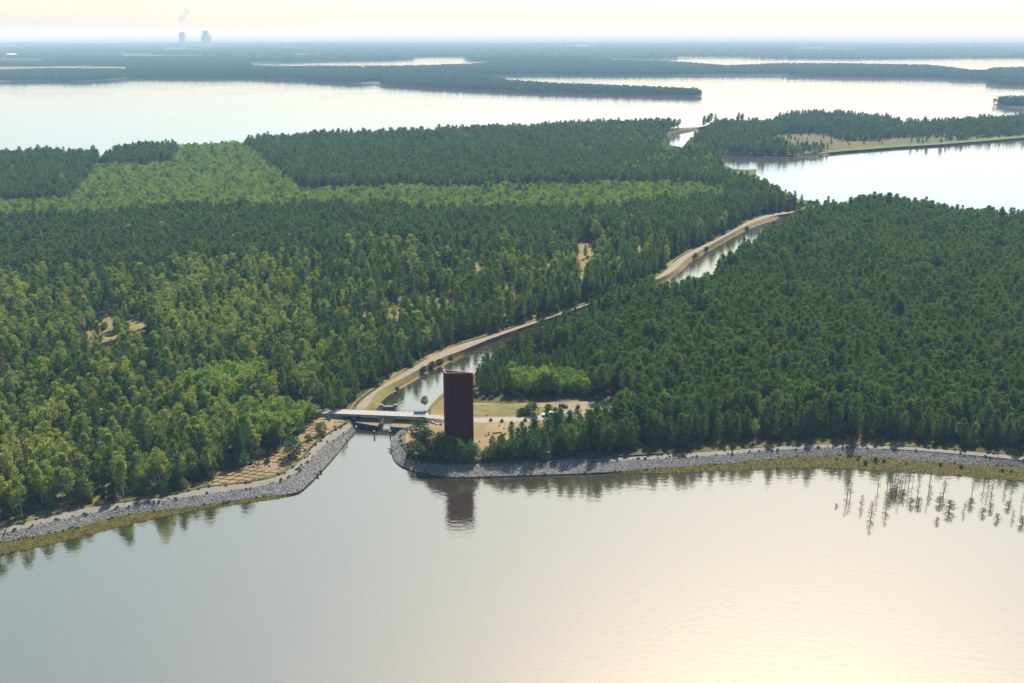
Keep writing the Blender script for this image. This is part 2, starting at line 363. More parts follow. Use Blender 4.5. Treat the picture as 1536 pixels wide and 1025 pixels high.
for x, y in [(1250, 294), (1290, 291), (1345, 288), (1390, 298), (1440, 305), (1500, 309), (1560, 312), (1700, 318), (2000, 330)]:
    p = W(x, y, 20.0); mid_b.append(lift(p + Vector((p.x, p.y, 0)).normalized() * 10, LAND))
LAND_B = list(reversed([lift(p, LAND) for p in RB_path])) + [W(625, 628, LAND), W(630, 622, LAND)] + CR1[3:] + mid_b + [Vector((900, 500, LAND))]
# the tongue of land between the two far lakes
LAND_C = [lift(p, LAND) for p in wl([(1068, 226.5), (1080, 230.5), (1105, 233), (1140, 234.5), (1190, 236), (1214, 233), (1240, 229.5), (1262, 227), (1300, 224), (1340, 221), (1420, 216), (1480, 211), (1536, 206.5), (1700, 196), (2100, 176)], 0)] + \
    [lift(p, LAND) for p in wl([(2100, 158), (1700, 165)], 0)] + list(reversed(shore_tops([(1112, 173), (1160, 171.5), (1200, 169.5), (1250, 168.5), (1300, 171.5), (1350, 174), (1420, 173), (1480, 170), (1536, 166)], 18, 12))) + \
    [lift(p, LAND) for p in wl([(1108, 182), (1100, 187), (1084, 191.5), (1060, 199), (1042, 206), (1033, 212), (1030, 217), (1047, 222)], 0)]
# far shore with its peninsula, out to the horizon
LAND_D = wl([(-2200, 131), (-500, 126), (0, 122.5), (60, 120.5), (120, 121.5), (165, 119.5), (190, 117), (200, 116), (280, 117), (370, 116.5), (450, 120), (520, 124), (600, 129), (700, 134), (800, 138), (900, 141), (1000, 143.5), (1046, 144.5), (1053, 143), (1040, 140.5), (980, 137.5), (900, 134.5), (820, 131), (760, 126), (715, 120), (690, 115), (676, 112.5), (768, 112), (968, 112.5), (1168, 113.5), (1293, 116), (1400, 117), (1424, 117.5), (1427, 119), (1508, 120.5), (1480, 124.5), (1500, 127), (1518, 128.5), (1700, 133), (2300, 140)], 1.0)
LAND_D += [Vector((60000, 5000, 1)), Vector((60000, 60000, 1)), Vector((-60000, 60000, 1)), Vector((-60000, 5000, 1))]
ISLET = wl([(1491, 157), (1500, 154.5), (1536, 153), (1700, 152), (1700, 168), (1560, 165), (1518, 161.5), (1505, 158.5)], 1.0)

gv, gf, gm = [], [], []
for poly, z, mi in ((LAND_A, LAND, 0), (LAND_B, LAND, 0), (LAND_C, LAND, 0), (LAND_D, 1.0, 1), (ISLET, 1.0, 1)):
    vs, fs = tess(poly, z); n = len(gv); k = len(vs)
    nv = sum(((vs[f[1]][0] - vs[f[0]][0]) * (vs[f[2]][1] - vs[f[0]][1]) - (vs[f[1]][1] - vs[f[0]][1]) * (vs[f[2]][0] - vs[f[0]][0])) for f in fs)
    if nv < 0: fs = [tuple(reversed(f)) for f in fs]
    ar = sum(vs[i - 1][0] * vs[i][1] - vs[i][0] * vs[i - 1][1] for i in range(k)); sg = 4.0 if ar > 0 else -4.0; low = []
    for i in range(k):
        t = (Vector(vs[(i + 1) % k]) - Vector(vs[i - 1])); t.z = 0; t.normalize(); low.append((vs[i][0] + t.y * sg, vs[i][1] - t.x * sg, -2.0))
    gv += vs + low
    gf += [tuple(i + n for i in f) for f in fs] + [(n + i, n + (i + 1) % k, n + k + (i + 1) % k, n + k + i) for i in range(k)]
    gm += [mi] * (len(fs) + k)
me = bpy.data.meshes.new('ground'); me.from_pydata(gv, [], gf); me.polygons.foreach_set('material_index', gm); me.update()
link('ground', me, [M['ground'], M['farground']], kind='structure')
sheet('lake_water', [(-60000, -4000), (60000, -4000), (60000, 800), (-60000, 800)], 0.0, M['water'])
sheet('far_lake_water', [(-60000, 800), (60000, 800), (60000, 60000), (-60000, 60000)], 0.0, M['farwater'])
far_lake_px = [
    ('lagoon_water', [(355, 97), (410, 94), (500, 91.5), (575, 90.5), (622, 89), (616, 86.5), (640, 85), (702, 85), (694, 88), (704, 90.5), (762, 93), (700, 96.5), (600, 99.5), (450, 99.5)]),
    ('reservoir_water', [(858, 90), (993, 88.5), (1118, 87.5), (1268, 88.7), (1418, 87.5), (1540, 86.5), (1800, 85), (2200, 86), (2200, 101), (1700, 101), (1536, 101), (1490, 102), (1480, 105.5), (1456, 104.5), (1393, 98), (1268, 96), (1168, 95.5), (1118, 98), (1088, 99), (1048, 95.5), (998, 92)])]
FAR_LAKES = []
for nm, px in far_lake_px:
    poly = wl(px, 1.0); FAR_LAKES.append(poly); sheet(nm, poly, 1.4, M['farwater'])
FIELD = wl([(-700, 103), (-100, 101.5), (0, 100.5), (90, 100), (215, 101), (222, 103), (150, 106), (90, 108), (0, 111), (-200, 113)], 1.0)
sheet('stubble_field', FIELD, 1.3, M['field'])
MEADOW = [wl([(1140, 213), (1165, 203), (1200, 200.5), (1240, 203), (1262, 212), (1300, 213), (1360, 207), (1430, 204), (1440, 209), (1380, 214), (1300, 220), (1262, 223.5), (1240, 223), (1180, 224)], LAND),
          wl([(1290, 192), (1340, 183), (1420, 181), (1490, 176), (1536, 173.5), (1536, 178), (1450, 185), (1380, 189)], LAND)]
for p in MEADOW: sheet('dry_meadow', p, LAND + 0.12, M['meadow'])
GREENF = wl([(1078, 190.5), (1100, 184), (1130, 180.5), (1168, 179.5), (1160, 186), (1130, 190), (1090, 192)], LAND)
sheet('green_field', GREENF, LAND + 0.12, M['greenfield'])
REEDS_FAR = [wl([(1128, 266), (1131, 259), (1118, 259), (1102, 258.5), (1098, 270), (1110, 277), (1150, 285), (1172, 287), (1158, 281), (1140, 273)], LAND),
             wl([(1225, 231.2), (1262, 227.3), (1340, 221.3), (1420, 216.3), (1536, 206.8), (1700, 196.5), (1700, 191.5), (1536, 202.5), (1420, 212), (1340, 217), (1262, 223), (1235, 228)], LAND)]
for p in REEDS_FAR: sheet('reed_bed', p, LAND + 0.1, M['greenreed'])

# ------------------------------------------------------------------ banks, paths, clearings
ribbon('stone_bank', [LB_water and [lift(p, -0.6) for p in LB_water], LB_reed, LB_top], M['rubblebed'], sub=3, rough=0.05)
ribbon('lakeside_path', [LB_top, LB_path], M['path'])
ribbon('path_verge', [LB_path, [lift(p + (p - q).normalized() * 1.6, LAND + 0.05) for p, q in zip(LB_path, LB_top)]], M['drygrass'])
ribbon('stone_bank', [[lift(p, -0.6) for p in RB_water], RB_reed, RB_top], M['rubblebed'], sub=3, rough=0.05)
ribbon('lakeside_path', [RB_top, RB_path], M['path'])
ribbon('canal_bank', [[lift(p, -0.6) for p in CW], C1], M['drygrass'], sub=3, rough=0.15)
ribbon('canal_track', [C1, C2], M['gravel'])
ribbon('track_verge', [C2, [lift(p, LAND + 0.05) for p in offset(C2, -2.2)]], M['sand'])
ribbon('canal_bank', [[lift(p, -0.6) for p in CR], [lift(p, 1.4) for p in offset(CW, 23.5)], CR1], M['drygrass'], sub=2, rough=0.1)
CLEAR = [(624, 634), (640, 640), (648, 613), (668, 594), (700, 604), (760, 606), (830, 604), (884, 602), (935, 602), (930, 622), (906, 640), (860, 652), (770, 664), (722, 678), (714, 691), (700, 693.5), (660, 692), (634, 690), (616, 681), (608, 669), (608, 656), (614, 643)]
CLEARW = wl(CLEAR, LAND)
sheet('sand_clearing', CLEARW, LAND + 0.03, M['sand'])
sheet('grass_patch', wl([(700, 608), (760, 606.5), (800, 609), (828, 613), (820, 619), (760, 624), (700, 625.5), (672, 622), (676, 612)], LAND), LAND + 0.06, M['drygrass'])
sheet('car_park', wl([(838, 607), (884, 603), (934, 604), (928, 612), (912, 628), (880, 634), (858, 628), (842, 622), (826, 620)], LAND), LAND + 0.06, M['gravel'])
SLOPE = wl([(311, 729), (372, 722), (414, 711), (448, 689), (471, 663), (498, 645), (518, 633), (500, 622), (480, 628), (452, 640), (438, 655), (425, 672), (395, 686), (350, 697), (322, 712)], LAND)
sheet('sandy_slope', SLOPE, LAND + 0.05, M['sand'])

# road from the bridge past the tower to the car park (embanked where it climbs to the bridge)
def road(name, pts, half, m):
    c = resample([W(x, y, z) for x, y, z in pts], 40); l, r = offset(c, -half), offset(c, half); mb = MB(); n = len(c)
    base = [lift(p, LAND - 0.2) for p in offset(c, -half - 1.5)], [lift(p, LAND - 0.2) for p in offset(c, half + 1.5)]
    rows = [base[0], l, r, base[1]]
    mb.add([p for row in rows for p in row], [(j * n + i, j * n + i + 1, (j + 1) * n + i + 1, (j + 1) * n + i) for j in range(3) for i in range(n - 1)])
    o = mb.build(name, m, kind='structure')
    if sum(p.normal.z for p in o.data.polygons) < 0: o.data.flip_normals()
    return c
DZ = 4.6
ROADC = road('access_road', [(638, 624.6, DZ - 0.02), (655, 625.5, 3.9), (685, 628.5, 3.1), (720, 630, 2.85), (770, 629, 2.8), (815, 626, 2.8), (845, 617, 2.8)], 2.2, M['road'])
ROADL = road('forest_road', [(506, 618.2, DZ - 0.02), (480, 617, 3.9), (455, 614, 3.1), (420, 606, 2.85)], 2.2, M['road'])

# dark kerb edging along the crest round the point
kb = MB(); kl = [p for p in RB_path if p.x < W(1000, 680, LAND).x]
for a, b in zip(kl[:-1], kl[1:]): kb.beam(lift(a, 2.75), lift(b, 2.75), 0.35, 0.6)
kb.build('kerb', M['darksteel'], kind='structure')
# low dark edging between path and stones further along
kb = MB(); kl = [p for p in RB_top if p.x > W(1330, 680, LAND).x]
for a, b in zip(kl[:-1], kl[1:]): kb.beam(lift(a, 2.3), lift(b, 2.3), 0.3, 0.3)
kb.build('path_kerb', M['darksteel'], kind='structure')

# brushwood lattice pegged over the sandy slope
lat = MB(); xs = [v.x for v in SLOPE]; ys = [v.y for v in SLOPE]
ux, uy = (W(430, 712, LAND) - W(315, 728, LAND)).normalized().xy
for fam in (0, 1):
    ang = R(32 if fam else -32); dx, dy = ux * math.cos(ang) - uy * math.sin(ang), ux * math.sin(ang) + uy * math.cos(ang)
    for k in range(-60, 61):
        ox, oy = (min(xs) + max(xs)) / 2 - dy * k * 2.9, (min(ys) + max(ys)) / 2 + dx * k * 2.9
        t = np.arange(-90, 90, 0.8); X, Y = ox + dx * t, oy + dy * t
        X = X + 0.35 * np.sin(t * 0.5 + k * 2.1); Y = Y + .3 * np.sin(t * .33 + k); ok = inpoly(X, Y, SLOPE) & (vnoise(X, Y, 7, 5) > 0.3); seg = []
        for i in range(len(t)):
            if ok[i]: seg.append((X[i], Y[i], LAND + 0.12))
            if (not ok[i] or i == len(t) - 1) and seg:
                if len(seg) > 2: lat.tube(seg, 0.11, 4)
                seg = []
lat.build('erosion_lattice', M['deadwood'], label='brown diamond lattice of brushwood laid over the sandy bank left of the bridge', cat='lattice')
# light and air
SUN_ELEV, SUN_E = 51.0, 5.0
SKY_S, SKY_AIR, SKY_DUST, SKY_OZ = 0.064, 1.0, 1.0, 1.3
HAZE_COL, HAZE_D, HAZE_G = (0.40, 0.68, 1.0), 1.0e-4, -0.15
EXPO = 1.4
HAZE_TOP = 240.0

# ------------------------------------------------------------------ plants: one prototype of each growth form
def blade(mb, p, d, ln, w, rr, mi=0, quad=False):
    d = d.normalized(); s = d.cross(Vector((rr.uniform(-1, 1), rr.uniform(-1, 1), rr.uniform(-1, 1))))
    s = s.normalized() * w / 2 if s.length > 1e-3 else Vector((w / 2, 0, 0))
    if quad: mb.add([p - s * 0.6, p + s * 0.6, p + d * ln * 0.55 + s, p + d * ln, p + d * ln * 0.55 - s], [(0, 1, 2, 3, 4)], mi)
    else: mb.add([p - s, p + s, p + d * ln], [(0, 1, 2)], mi)
def rvec(rr): 
    while True:
        v = Vector((rr.uniform(-1, 1), rr.uniform(-1, 1), rr.uniform(-1, 1)))
        if 0.05 < v.length < 1: return v

def pine(seed, h, start, rad, tip, nt=12):
    """trunk, whorls of branches and needle tufts; tip<1 gives a rounder head"""
    rr = random.Random(seed); T, C = MB(), MB(); bend = [rr.uniform(-0.25, 0.25) for _ in range(2)]
    ax = lambda z: Vector((bend[0] * math.sin(z / h * 2.2), bend[1] * math.sin(z / h * 2.6), z))
    T.tube([ax(h * k / 6) for k in range(7)], [0.17 * (1 - 0.13 * k) * h / 15 for k in range(7)], 6)
    z = h * start
    while z < h * 0.985:
        f = (z / h - start) / (1 - start)
        r = rad * (min(1.0, 0.62 + f * 1.6) * (1 - f ** tip) + 0.10)
        nb = 5 if f < 0.85 else 4; a0 = rr.uniform(0, 6.28)
        for k in range(nb):
            if rr.random() < 0.12: continue
            a = a0 + 6.283 * k / nb + rr.uniform(-0.35, 0.35); rl = r * rr.uniform(0.7, 1.18); up = 0.18 + 0.55 * f + rr.uniform(-0.1, 0.15)
            d = Vector((math.cos(a), math.sin(a), up)); o = ax(z)
            T.tube([o, o + d * rl * 0.85], [0.05, 0.015], 3, cap=False)
            m = max(2, int(round(rl / 0.62)))
            for j in range(m):
                q = o + d * rl * ((j + 0.9) / m) + Vector((rr.uniform(-.25, .25), rr.uniform(-.25, .25), rr.uniform(-.12, .2)))
                for _ in range(nt):
                    v = rvec(rr) + d * 0.45 + Vector((0, 0, 0.55)); blade(C, q + rvec(rr) * 0.12, v, rr.uniform(0.5, 0.95), rr.uniform(0.18, 0.34), rr)
        z += rr.uniform(0.5, 0.78) * (1.0 if f < 0.8 else 0.7)
    for _ in range(14): blade(C, ax(h * 0.97), rvec(rr) * 0.6 + Vector((0, 0, 1.0)), rr.uniform(0.5, 0.9), 0.22, rr)
    return T, C
def broad(seed, h, start, rad, clumps, per, leaf, stems=1, shape=1.0, droop=0.0):
    """forking trunk with leaf clumps spread through an uneven crown"""
    rr = random.Random(seed); T, C = MB(), MB(); cz = h * (start + 1) / 2; hz = h * (1 - start) / 2
    for s in range(stems):
        b = Vector((rr.uniform(-.4, .4), rr.uniform(-.4, .4), 0)) * (stems - 1) * rad * 0.5; t = Vector((rr.uniform(-.3, .3) + b.x, rr.uniform(-.3, .3) + b.y, h * 0.9))
        T.tube([b * 0.4, b.lerp(t, 0.35), b.lerp(t, 0.7), t], [0.012 * h, 0.0095 * h, 0.006 * h, 0.002 * h], 6)
    pts = []
    for _ in range(clumps):
        v = rvec(rr); v = v.normalized() * v.length ** 0.45
        k = 1 - shape * 0.45 * max(0, v.z) - 0.2 * max(0, -v.z)
        pts.append((Vector((v.x * rad * k * rr.uniform(.8, 1.15), v.y * rad * k * rr.uniform(.8, 1.15), cz + v.z * hz)), rr.uniform(0.5, 1.0) * rad * 0.42))
    for q, cr in pts:
        if rr.random() < 0.45: T.tube([Vector((0, 0, max(h * start * 0.8, q.z - cr * 2.2))), q], [0.004 * h, 0.0015 * h], 3, cap=False)
        for _ in range(per):
            v = rvec(rr); v = v.normalized() * v.length ** 0.5; v.z *= 0.8
            d = v * 0.8 + rvec(rr) * 0.6 + Vector((0, 0, 0.25 - droop)); blade(C, q + v * cr, d, leaf * rr.uniform(.8, 1.5), leaf * rr.uniform(.7, 1.1), rr, quad=True)
    return T, C
PROTO = {'pine': [], 'birch': [], 'oak': [], 'maple': [], 'shrub': [], 'far': []}
for i, (h, st, rd, tp, lab) in enumerate([(14, .16, 2.4, 2.2, 'bushy'), (15, .22, 2.5, 1.9, 'full'), (13.5, .3, 2.9, 2.4, 'round headed'), (15.5, .4, 2.7, 2.6, 'tall stemmed'), (12.5, .08, 2.6, 1.8, 'low branched'), (14.5, .34, 3.1, 2.8, 'broad crowned')]):
    PROTO['pine'].append((pine(100 + i, h, st, rd, tp), M['bark'], M['pine'], lab, h))
for i, (h, st, rd, lab) in enumerate([(14, .3, 2.0, 'narrow'), (15.5, .35, 2.3, 'tall'), (12, .22, 2.4, 'full crowned'), (13.5, .28, 2.8, 'spreading')]):
    PROTO['birch'].append((broad(200 + i, h, st, rd, 42, 42, 0.34, shape=1.1, droop=0.25), M['birch_bark'], M['birch'], lab, h))
for i, (h, st, rd, lab) in enumerate([(9, .12, 2.9, 'young'), (10, .15, 3.2, 'dense'), (8.5, .1, 2.7, 'low')]):
    PROTO['oak'].append((broad(300 + i, h, st, rd, 46, 36, 0.40, shape=0.5), M['bark'], M['oak'], lab, h))
for i, (h, st, rd, lab) in enumerate([(10, .06, 3.2, 'round'), (11.5, .08, 3.0, 'tall'), (8.5, .03, 3.0, 'bushy')]):
    PROTO['maple'].append((broad(350 + i, h, st, rd, 56, 40, 0.38, shape=0.6), M['bark'], M['maple'], lab, h))
for i, (h, st, rd, lab) in enumerate([(4.2, .02, 2.2, 'rounded'), (5.4, .04, 2.3, 'tall'), (3.2, .0, 2.0, 'low spreading')]):
    PROTO['shrub'].append((broad(400 + i, h, st, rd, 40, 40, 0.27, stems=4, shape=0.4), M['bark'], M['shrub'], lab, h))
for i, (h, st, rd) in enumerate([(15, .1, 4.6), (14, .08, 5.2), (17, .12, 4.2)]):
    PROTO['far'].append((broad(500 + i, h, st, rd, 22, 14, 1.25, shape=0.8), M['bark'], M['far'], 'distant', h))
PARTM = {}          # per prototype: (trunk mesh, crown mesh) for single plants
JOIN = {}           # per kind: unlinked collection of whole plants for the woods
def joined(name, T, C, mt, mc):
    mb = MB(); mb.add(T.v, T.f, 0); mb.add(C.v, C.f, 1); me = bpy.data.meshes.new(name); me.from_pydata(mb.v, [], mb.f)
    me.polygons.foreach_set('material_index', mb.mi); me.materials.append(mt); me.materials.append(mc); me.update(); return me
for kind, lst in PROTO.items():
    c = bpy.data.collections.new(kind + '_kinds'); JOIN[kind] = c
    for i, ((T, C), mt, mc, lab, h) in enumerate(lst):
        c.objects.link(bpy.data.objects.new('%s_%c' % (kind, 97 + i), joined(kind, T, C, mt, mc)))
        if kind != 'far':
            a, b = bpy.data.meshes.new('trunk'), bpy.data.meshes.new('crown')
            a.from_pydata(T.v, [], T.f); b.from_pydata(C.v, [], C.f); a.materials.append(mt); b.materials.append(mc); a.update(); b.update(); PARTM[kind, i] = (a, b)
stc = bpy.data.collections.new('stone_kinds')
for i in range(5):
    bm = bmesh.new(); bmesh.ops.create_icosphere(bm, subdivisions=1, radius=0.5); rr = random.Random(i)
    for v in bm.verts: v.co *= rr.uniform(0.72, 1.15)
    bmesh.ops.scale(bm, vec=(1.15, 0.9, 0.75), verts=bm.verts); me = bpy.data.meshes.new('stone'); bm.to_mesh(me); bm.free(); me.materials.append(M['stone'])
    stc.objects.link(bpy.data.objects.new('stone_%c' % (97 + i), me))
JOIN['stone'] = stc

def scatter(name, kind, x, y, z, proto, rot, scl, label, cat, tilt=None):
    """ONE object: a wood (or stones) grown on its points"""
    n = len(x); me = bpy.data.meshes.new(name); me.vertices.add(n)
    me.vertices.foreach_set('co', np.stack([x, y, z], 1).astype(np.float32).ravel())
    rt = np.zeros((n, 3), np.float32); rt[:, 2] = rot
    if tilt is not None: rt[:, :2] = tilt
    for nm, ty, dat, key in (('proto', 'INT', proto.astype(np.int32), 'value'), ('turn', 'FLOAT_VECTOR', rt, 'vector'), ('size', 'FLOAT_VECTOR', scl.astype(np.float32), 'vector')):
        a = me.attributes.new(nm, ty, 'POINT'); a.data.foreach_set(key, dat.ravel())
    o = link(name, me, None, kind='stuff', label=label, cat=cat)
    ng = bpy.data.node_groups.new(name, 'GeometryNodeTree')
    ng.interface.new_socket('Geometry', in_out='INPUT', socket_type='NodeSocketGeometry'); ng.interface.new_socket('Geometry', in_out='OUTPUT', socket_type='NodeSocketGeometry')
    gi, go = ng.nodes.new('NodeGroupInput'), ng.nodes.new('NodeGroupOutput')
    ci = ng.nodes.new('GeometryNodeCollectionInfo'); ci.inputs['Collection'].default_value = JOIN[kind]; ci.inputs['Separate Children'].default_value = True; ci.inputs['Reset Children'].default_value = True
    ip = ng.nodes.new('GeometryNodeInstanceOnPoints'); ip.inputs['Pick Instance'].default_value = True
    at = {}
    for nm, ty in (('proto', 'INT'), ('turn', 'FLOAT_VECTOR'), ('size', 'FLOAT_VECTOR')):
        a = ng.nodes.new('GeometryNodeInputNamedAttribute'); a.data_type = ty; a.inputs['Name'].default_value = nm; at[nm] = a
    ng.links.new(gi.outputs[0], ip.inputs['Points']); ng.links.new(ci.outputs[0], ip.inputs['Instance'])
    so = lambda nd: next(s for s in nd.outputs if s.enabled)
    ng.links.new(so(at['proto']), ip.inputs['Instance Index']); ng.links.new(so(at['turn']), ip.inputs['Rotation']); ng.links.new(so(at['size']), ip.inputs['Scale'])
    ng.links.new(ip.outputs[0], go.inputs[0])
    md = o.modifiers.new('growth', 'NODES'); md.node_group = ng
    return o

# ------------------------------------------------------------------ where the trees stand
def grid(x0, x1, y0, y1, s):
    gx, gy = np.meshgrid(np.arange(x0, x1, s), np.arange(y0, y1, s * 0.92)); gx = gx + (np.arange(gx.shape[0]) % 2)[:, None] * s / 2
    gx = gx.ravel() + RNG.uniform(-.34, .34, gx.size) * s; gy = gy.ravel() + RNG.uniform(-.34, .34, gy.size) * s; return gx, gy
def infr(x, y, z=8.0, m0=-330, m1=1870):
    px, py = proj(x, y, z + 0 * x); return (px > m0) & (px < m1), px, py
def zone(px, py, poly): return inpoly(px, py, poly)
OAKZ = [[(261, 205), (364, 198), (368, 218), (411, 247), (432, 265), (452, 282), (520, 283), (640, 279), (760, 278), (900, 274), (1040, 276), (1090, 281), (1090, 302), (1000, 309), (860, 321), (700, 320), (520, 312), (338, 315), (179, 324), (0, 332), (-400, 353), (-400, 318), (0, 300), (95, 297), (115, 287), (142, 250), (190, 249), (262, 243)]]
MIXZ = [(-400, 425), (0, 407), (230, 400), (400, 384), (560, 366), (700, 366), (900, 352), (985, 352), (985, 395), (840, 460), (700, 505), (560, 560), (520, 590), (500, 640), (300, 730), (0, 790), (-400, 850)]
YOUNGZ = [[(255, 560), (330, 540), (395, 533), (410, 556), (360, 578), (300, 590)], [(330, 600), (410, 590), (470, 600), (492, 622), (440, 640), (360, 648)]]
YELZ = [[(-300, 560), (40, 570), (85, 610), (80, 680), (30, 700), (-300, 720)], [(250, 400), (330, 395), (420, 400), (430, 470), (330, 520), (200, 470)]]
BYOUNG = [(765, 552), (800, 545), (850, 548), (884, 556), (884, 590), (850, 582), (770, 572)]
BLIGHT = [(930, 580), (1000, 582), (1060, 585), (1130, 582), (1180, 592), (1170, 612), (1080, 608), (960, 612), (930, 606)]
GAPS = [(400, 436, 14, 10), (412, 462, 10, 10), (440, 478, 12, 8), (455, 455, 8, 10), (500, 470, 13, 9), (545, 488, 7, 22), (760, 440, 14, 20), (880, 375, 18, 13), (640, 455, 45, 8), (720, 400, 10, 8), (820, 400, 16, 9), (150, 505, 26, 9), (205, 490, 22, 10), (10, 565, 20, 8), (130, 520, 12, 8), (872, 400, 8, 16), (170, 485, 20, 7), (590, 470, 12, 10), (960, 372, 10, 8)]
P = {k: [] for k in ('pine', 'birch', 'oak', 'maple', 'shrub')}      # x, y, scale, proto, region
def put(kind, x, y, sc, reg, pick=None):
    n = len(PROTO[kind]); pr = RNG.integers(0, n, len(x))
    if pick is not None: pr = np.where(pick, np.array([0, 1, 4])[RNG.integers(0, 3, len(x))], pr)
    P[kind].append(np.stack([x, y, sc, pr, np.full(len(x), reg)], 1))
SEEN = [[(998, 214), (1006, 206), (1030, 198), (1060, 190), (1072, 188), (1046, 200), (1036, 207), (1024, 218), (1008, 220)],
 [(1064, 228), (1085, 232), (1300, 225), (1536, 210), (1536, 304), (1500, 306), (1440, 302), (1380, 291), (1345, 286), (1290, 289), (1239, 292), (1181, 287), (1164, 279), (1140, 266), (1100, 258), (1080, 249), (1088, 241)],
 [(966, 426), (1024, 384), (1082, 355), (1157, 321), (1193, 315), (1178, 326), (1161, 334), (1132, 352), (1095, 374), (1066, 399), (1035, 414), (1003, 423)],
 [(541, 602), (605, 560), (664, 528), (755, 497), (806, 485), (803, 488), (758, 501), (730, 514), (722, 523), (712, 545), (697, 559), (665, 589), (636, 609), (620, 620)]]
OPEN = [[(1160, 204), (1200, 201), (1240, 203), (1300, 213), (1360, 208), (1430, 205), (1440, 208), (1380, 214), (1300, 220), (1262, 222), (1240, 220), (1180, 215)], [(1078, 190), (1100, 184), (1130, 180.5), (1168, 179.5), (1160, 185), (1130, 189)], [(1300, 190), (1340, 184), (1420, 182), (1490, 177), (1536, 174), (1536, 177), (1450, 184), (1380, 188)]]
def unseen(x, y, hh):
    """trees that would stand in front of open water, track or clearings the survey shows"""
    bad = np.zeros(len(x), bool); g = RNG.uniform(0, 1, len(x))
    for f in (.25, .6, .97):
        px, py = proj(x, y, LAND + hh * f)
        for z in SEEN: bad |= inpoly(px, py, z)
        bad |= inpoly(*proj(x, y, -(LAND + hh * f * .35)), SEEN[0])
        for z in OPEN: bad |= inpoly(px, py, z) & (g < .5)
        for gx, gy, a, b in GAPS: bad |= (((px - gx) / a) ** 2 + ((py - gy) / b) ** 2 < 1) & (g < .55)
    return bad
REG = ['left wood', 'right wood', 'clump by the car park', 'stand behind the tower', 'far tongue']
for y0, y1, s in ((180, 640, 4.15), (640, 1000, 4.5), (1000, 1400, 5.3), (1400, 1850, 6.4)):
    # ---- left of the canal
    x, y = grid(-1.2 * y1, 0.95 * y1, y0, y1, s); ok, px, py = infr(x, y); x, y = x[ok], y[ok]
    ok = inpoly(x, y, LAND_A) & (distline(x, y, C2) > 3.6) & (distline(x, y, LB_path) > 4.5) & ~inpoly(x, y, SLOPE) & ~inpoly(x, y, REEDS_FAR[0]) & (distline(x, y, ROADL) > 3.4) & (distline(x, y, north_shore) > 3)
    x, y = x[ok], y[ok]; _, px, py = infr(x, y, 10.0); g = RNG.uniform(0, 1, len(x)); nz = vnoise(x, y, 26, 1); n2 = vnoise(x, y, 70, 2); sc = RNG.uniform(0.74, 1.16, len(x)) * (0.88 + 0.24 * vnoise(x, y, 35, 3)) * (s / 4.5) ** 0.45
    oak = np.zeros(len(x), bool)
    for z in OAKZ: oak |= zone(px + 14 * (vnoise(x, y, 30, 9) - .5), py, z)
    mix = zone(px, py + 10 * (n2 - 0.5), MIXZ) & ~oak
    young = np.zeros(len(x), bool)
    for z in YOUNGZ: young |= zone(px, py, z)
    yel = np.zeros(len(x), bool)
    for z in YELZ: yel |= zone(px, py, z)
    near_c = distline(x, y, C2) < 16
    gap = np.zeros(len(x), bool)
    for gx, gy, a, b in GAPS: gap |= ((px - gx) / a) ** 2 + ((proj(x, y, LAND + 0 * x)[1] - gy) / b) ** 2 < 1
    notch = (np.abs(px - 152) < 5) & (py < 245)
    midmid = zone(px, py, [(840, 176), (1010, 176), (1090, 250), (1060, 275), (880, 262), (860, 215)])
    keep = ~gap & ~notch & ~unseen(x, y, np.where(oak, 9.0, 14.5) * sc)
    thin = mix & ~young & ~near_c & (g > np.where(nz > 0.45, 0.84, 0.55)) & (py > 330)
    keep &= ~thin; keep &= ~(midmid & (nz < 0.25) & (g < 0.5))
    pb = np.where(mix, np.where(px < 480, 0.42, 0.2), 0.012) + np.where(mix & (n2 > 0.6), 0.18, 0) + np.where(mix & yel, 0.35, 0); pb = np.where(near_c & ~yel, 0.06, pb); pb = np.where(midmid & (n2 > 0.55), 0.4, pb)
    isb = (RNG.uniform(0, 1, len(x)) < pb) & ~oak & ~young
    k = keep & oak; isp = RNG.uniform(0, 1, len(x)) < 0.03
    ism0 = RNG.uniform(0, 1, len(x)) < .1; put('maple', x[k & ~isp & ism0], y[k & ~isp & ism0], sc[k & ~isp & ism0] * 0.9, 0); put('oak', x[k & ~isp & ~ism0], y[k & ~isp & ~ism0], sc[k & ~isp & ~ism0] * 0.95, 0); put('pine', x[k & isp], y[k & isp], sc[k & isp] * 0.75, 0)
    k = keep & young; put('oak', x[k], y[k], sc[k] * RNG.uniform(.7, 1.1, k.sum()), 0)
    edge = np.minimum(distline(x, y, LB_path), distline(x, y, C2)) < 13
    nearw = mix & (distline(x, y, LB_path) < 75) & (px < 520)
    ism = ~isb & ~oak & ~young & (RNG.uniform(0, 1, len(x)) < np.where(nearw, 0.55, np.where(mix, 0.10, 0.0)))
    k = keep & isb; put('birch', x[k], y[k], sc[k] * RNG.uniform(.75, 1.1, k.sum()), 0)
    k = keep & ism; put('maple', x[k], y[k], sc[k] * RNG.uniform(.6, 1.05, k.sum()), 0)
    k = keep & ~isb & ~oak & ~young & ~ism; put('pine', x[k], y[k], np.where(mix, sc * RNG.uniform(.7, 1.08, len(x)), sc * 1.02)[k], 0, edge[k])
    u = (RNG.uniform(0, 1, len(x)) < np.where(edge, 0.75, np.where(mix, 0.4, 0))) & ~gap; put('shrub', x[u] + 1.7, y[u] - 1.3, RNG.uniform(.35, .95, u.sum()), 0)
    # ---- right of the canal
    x, y = grid(-0.15 * y1, 0.95 * y1, y0, y1, s); ok, px, py = infr(x, y); x, y = x[ok], y[ok]
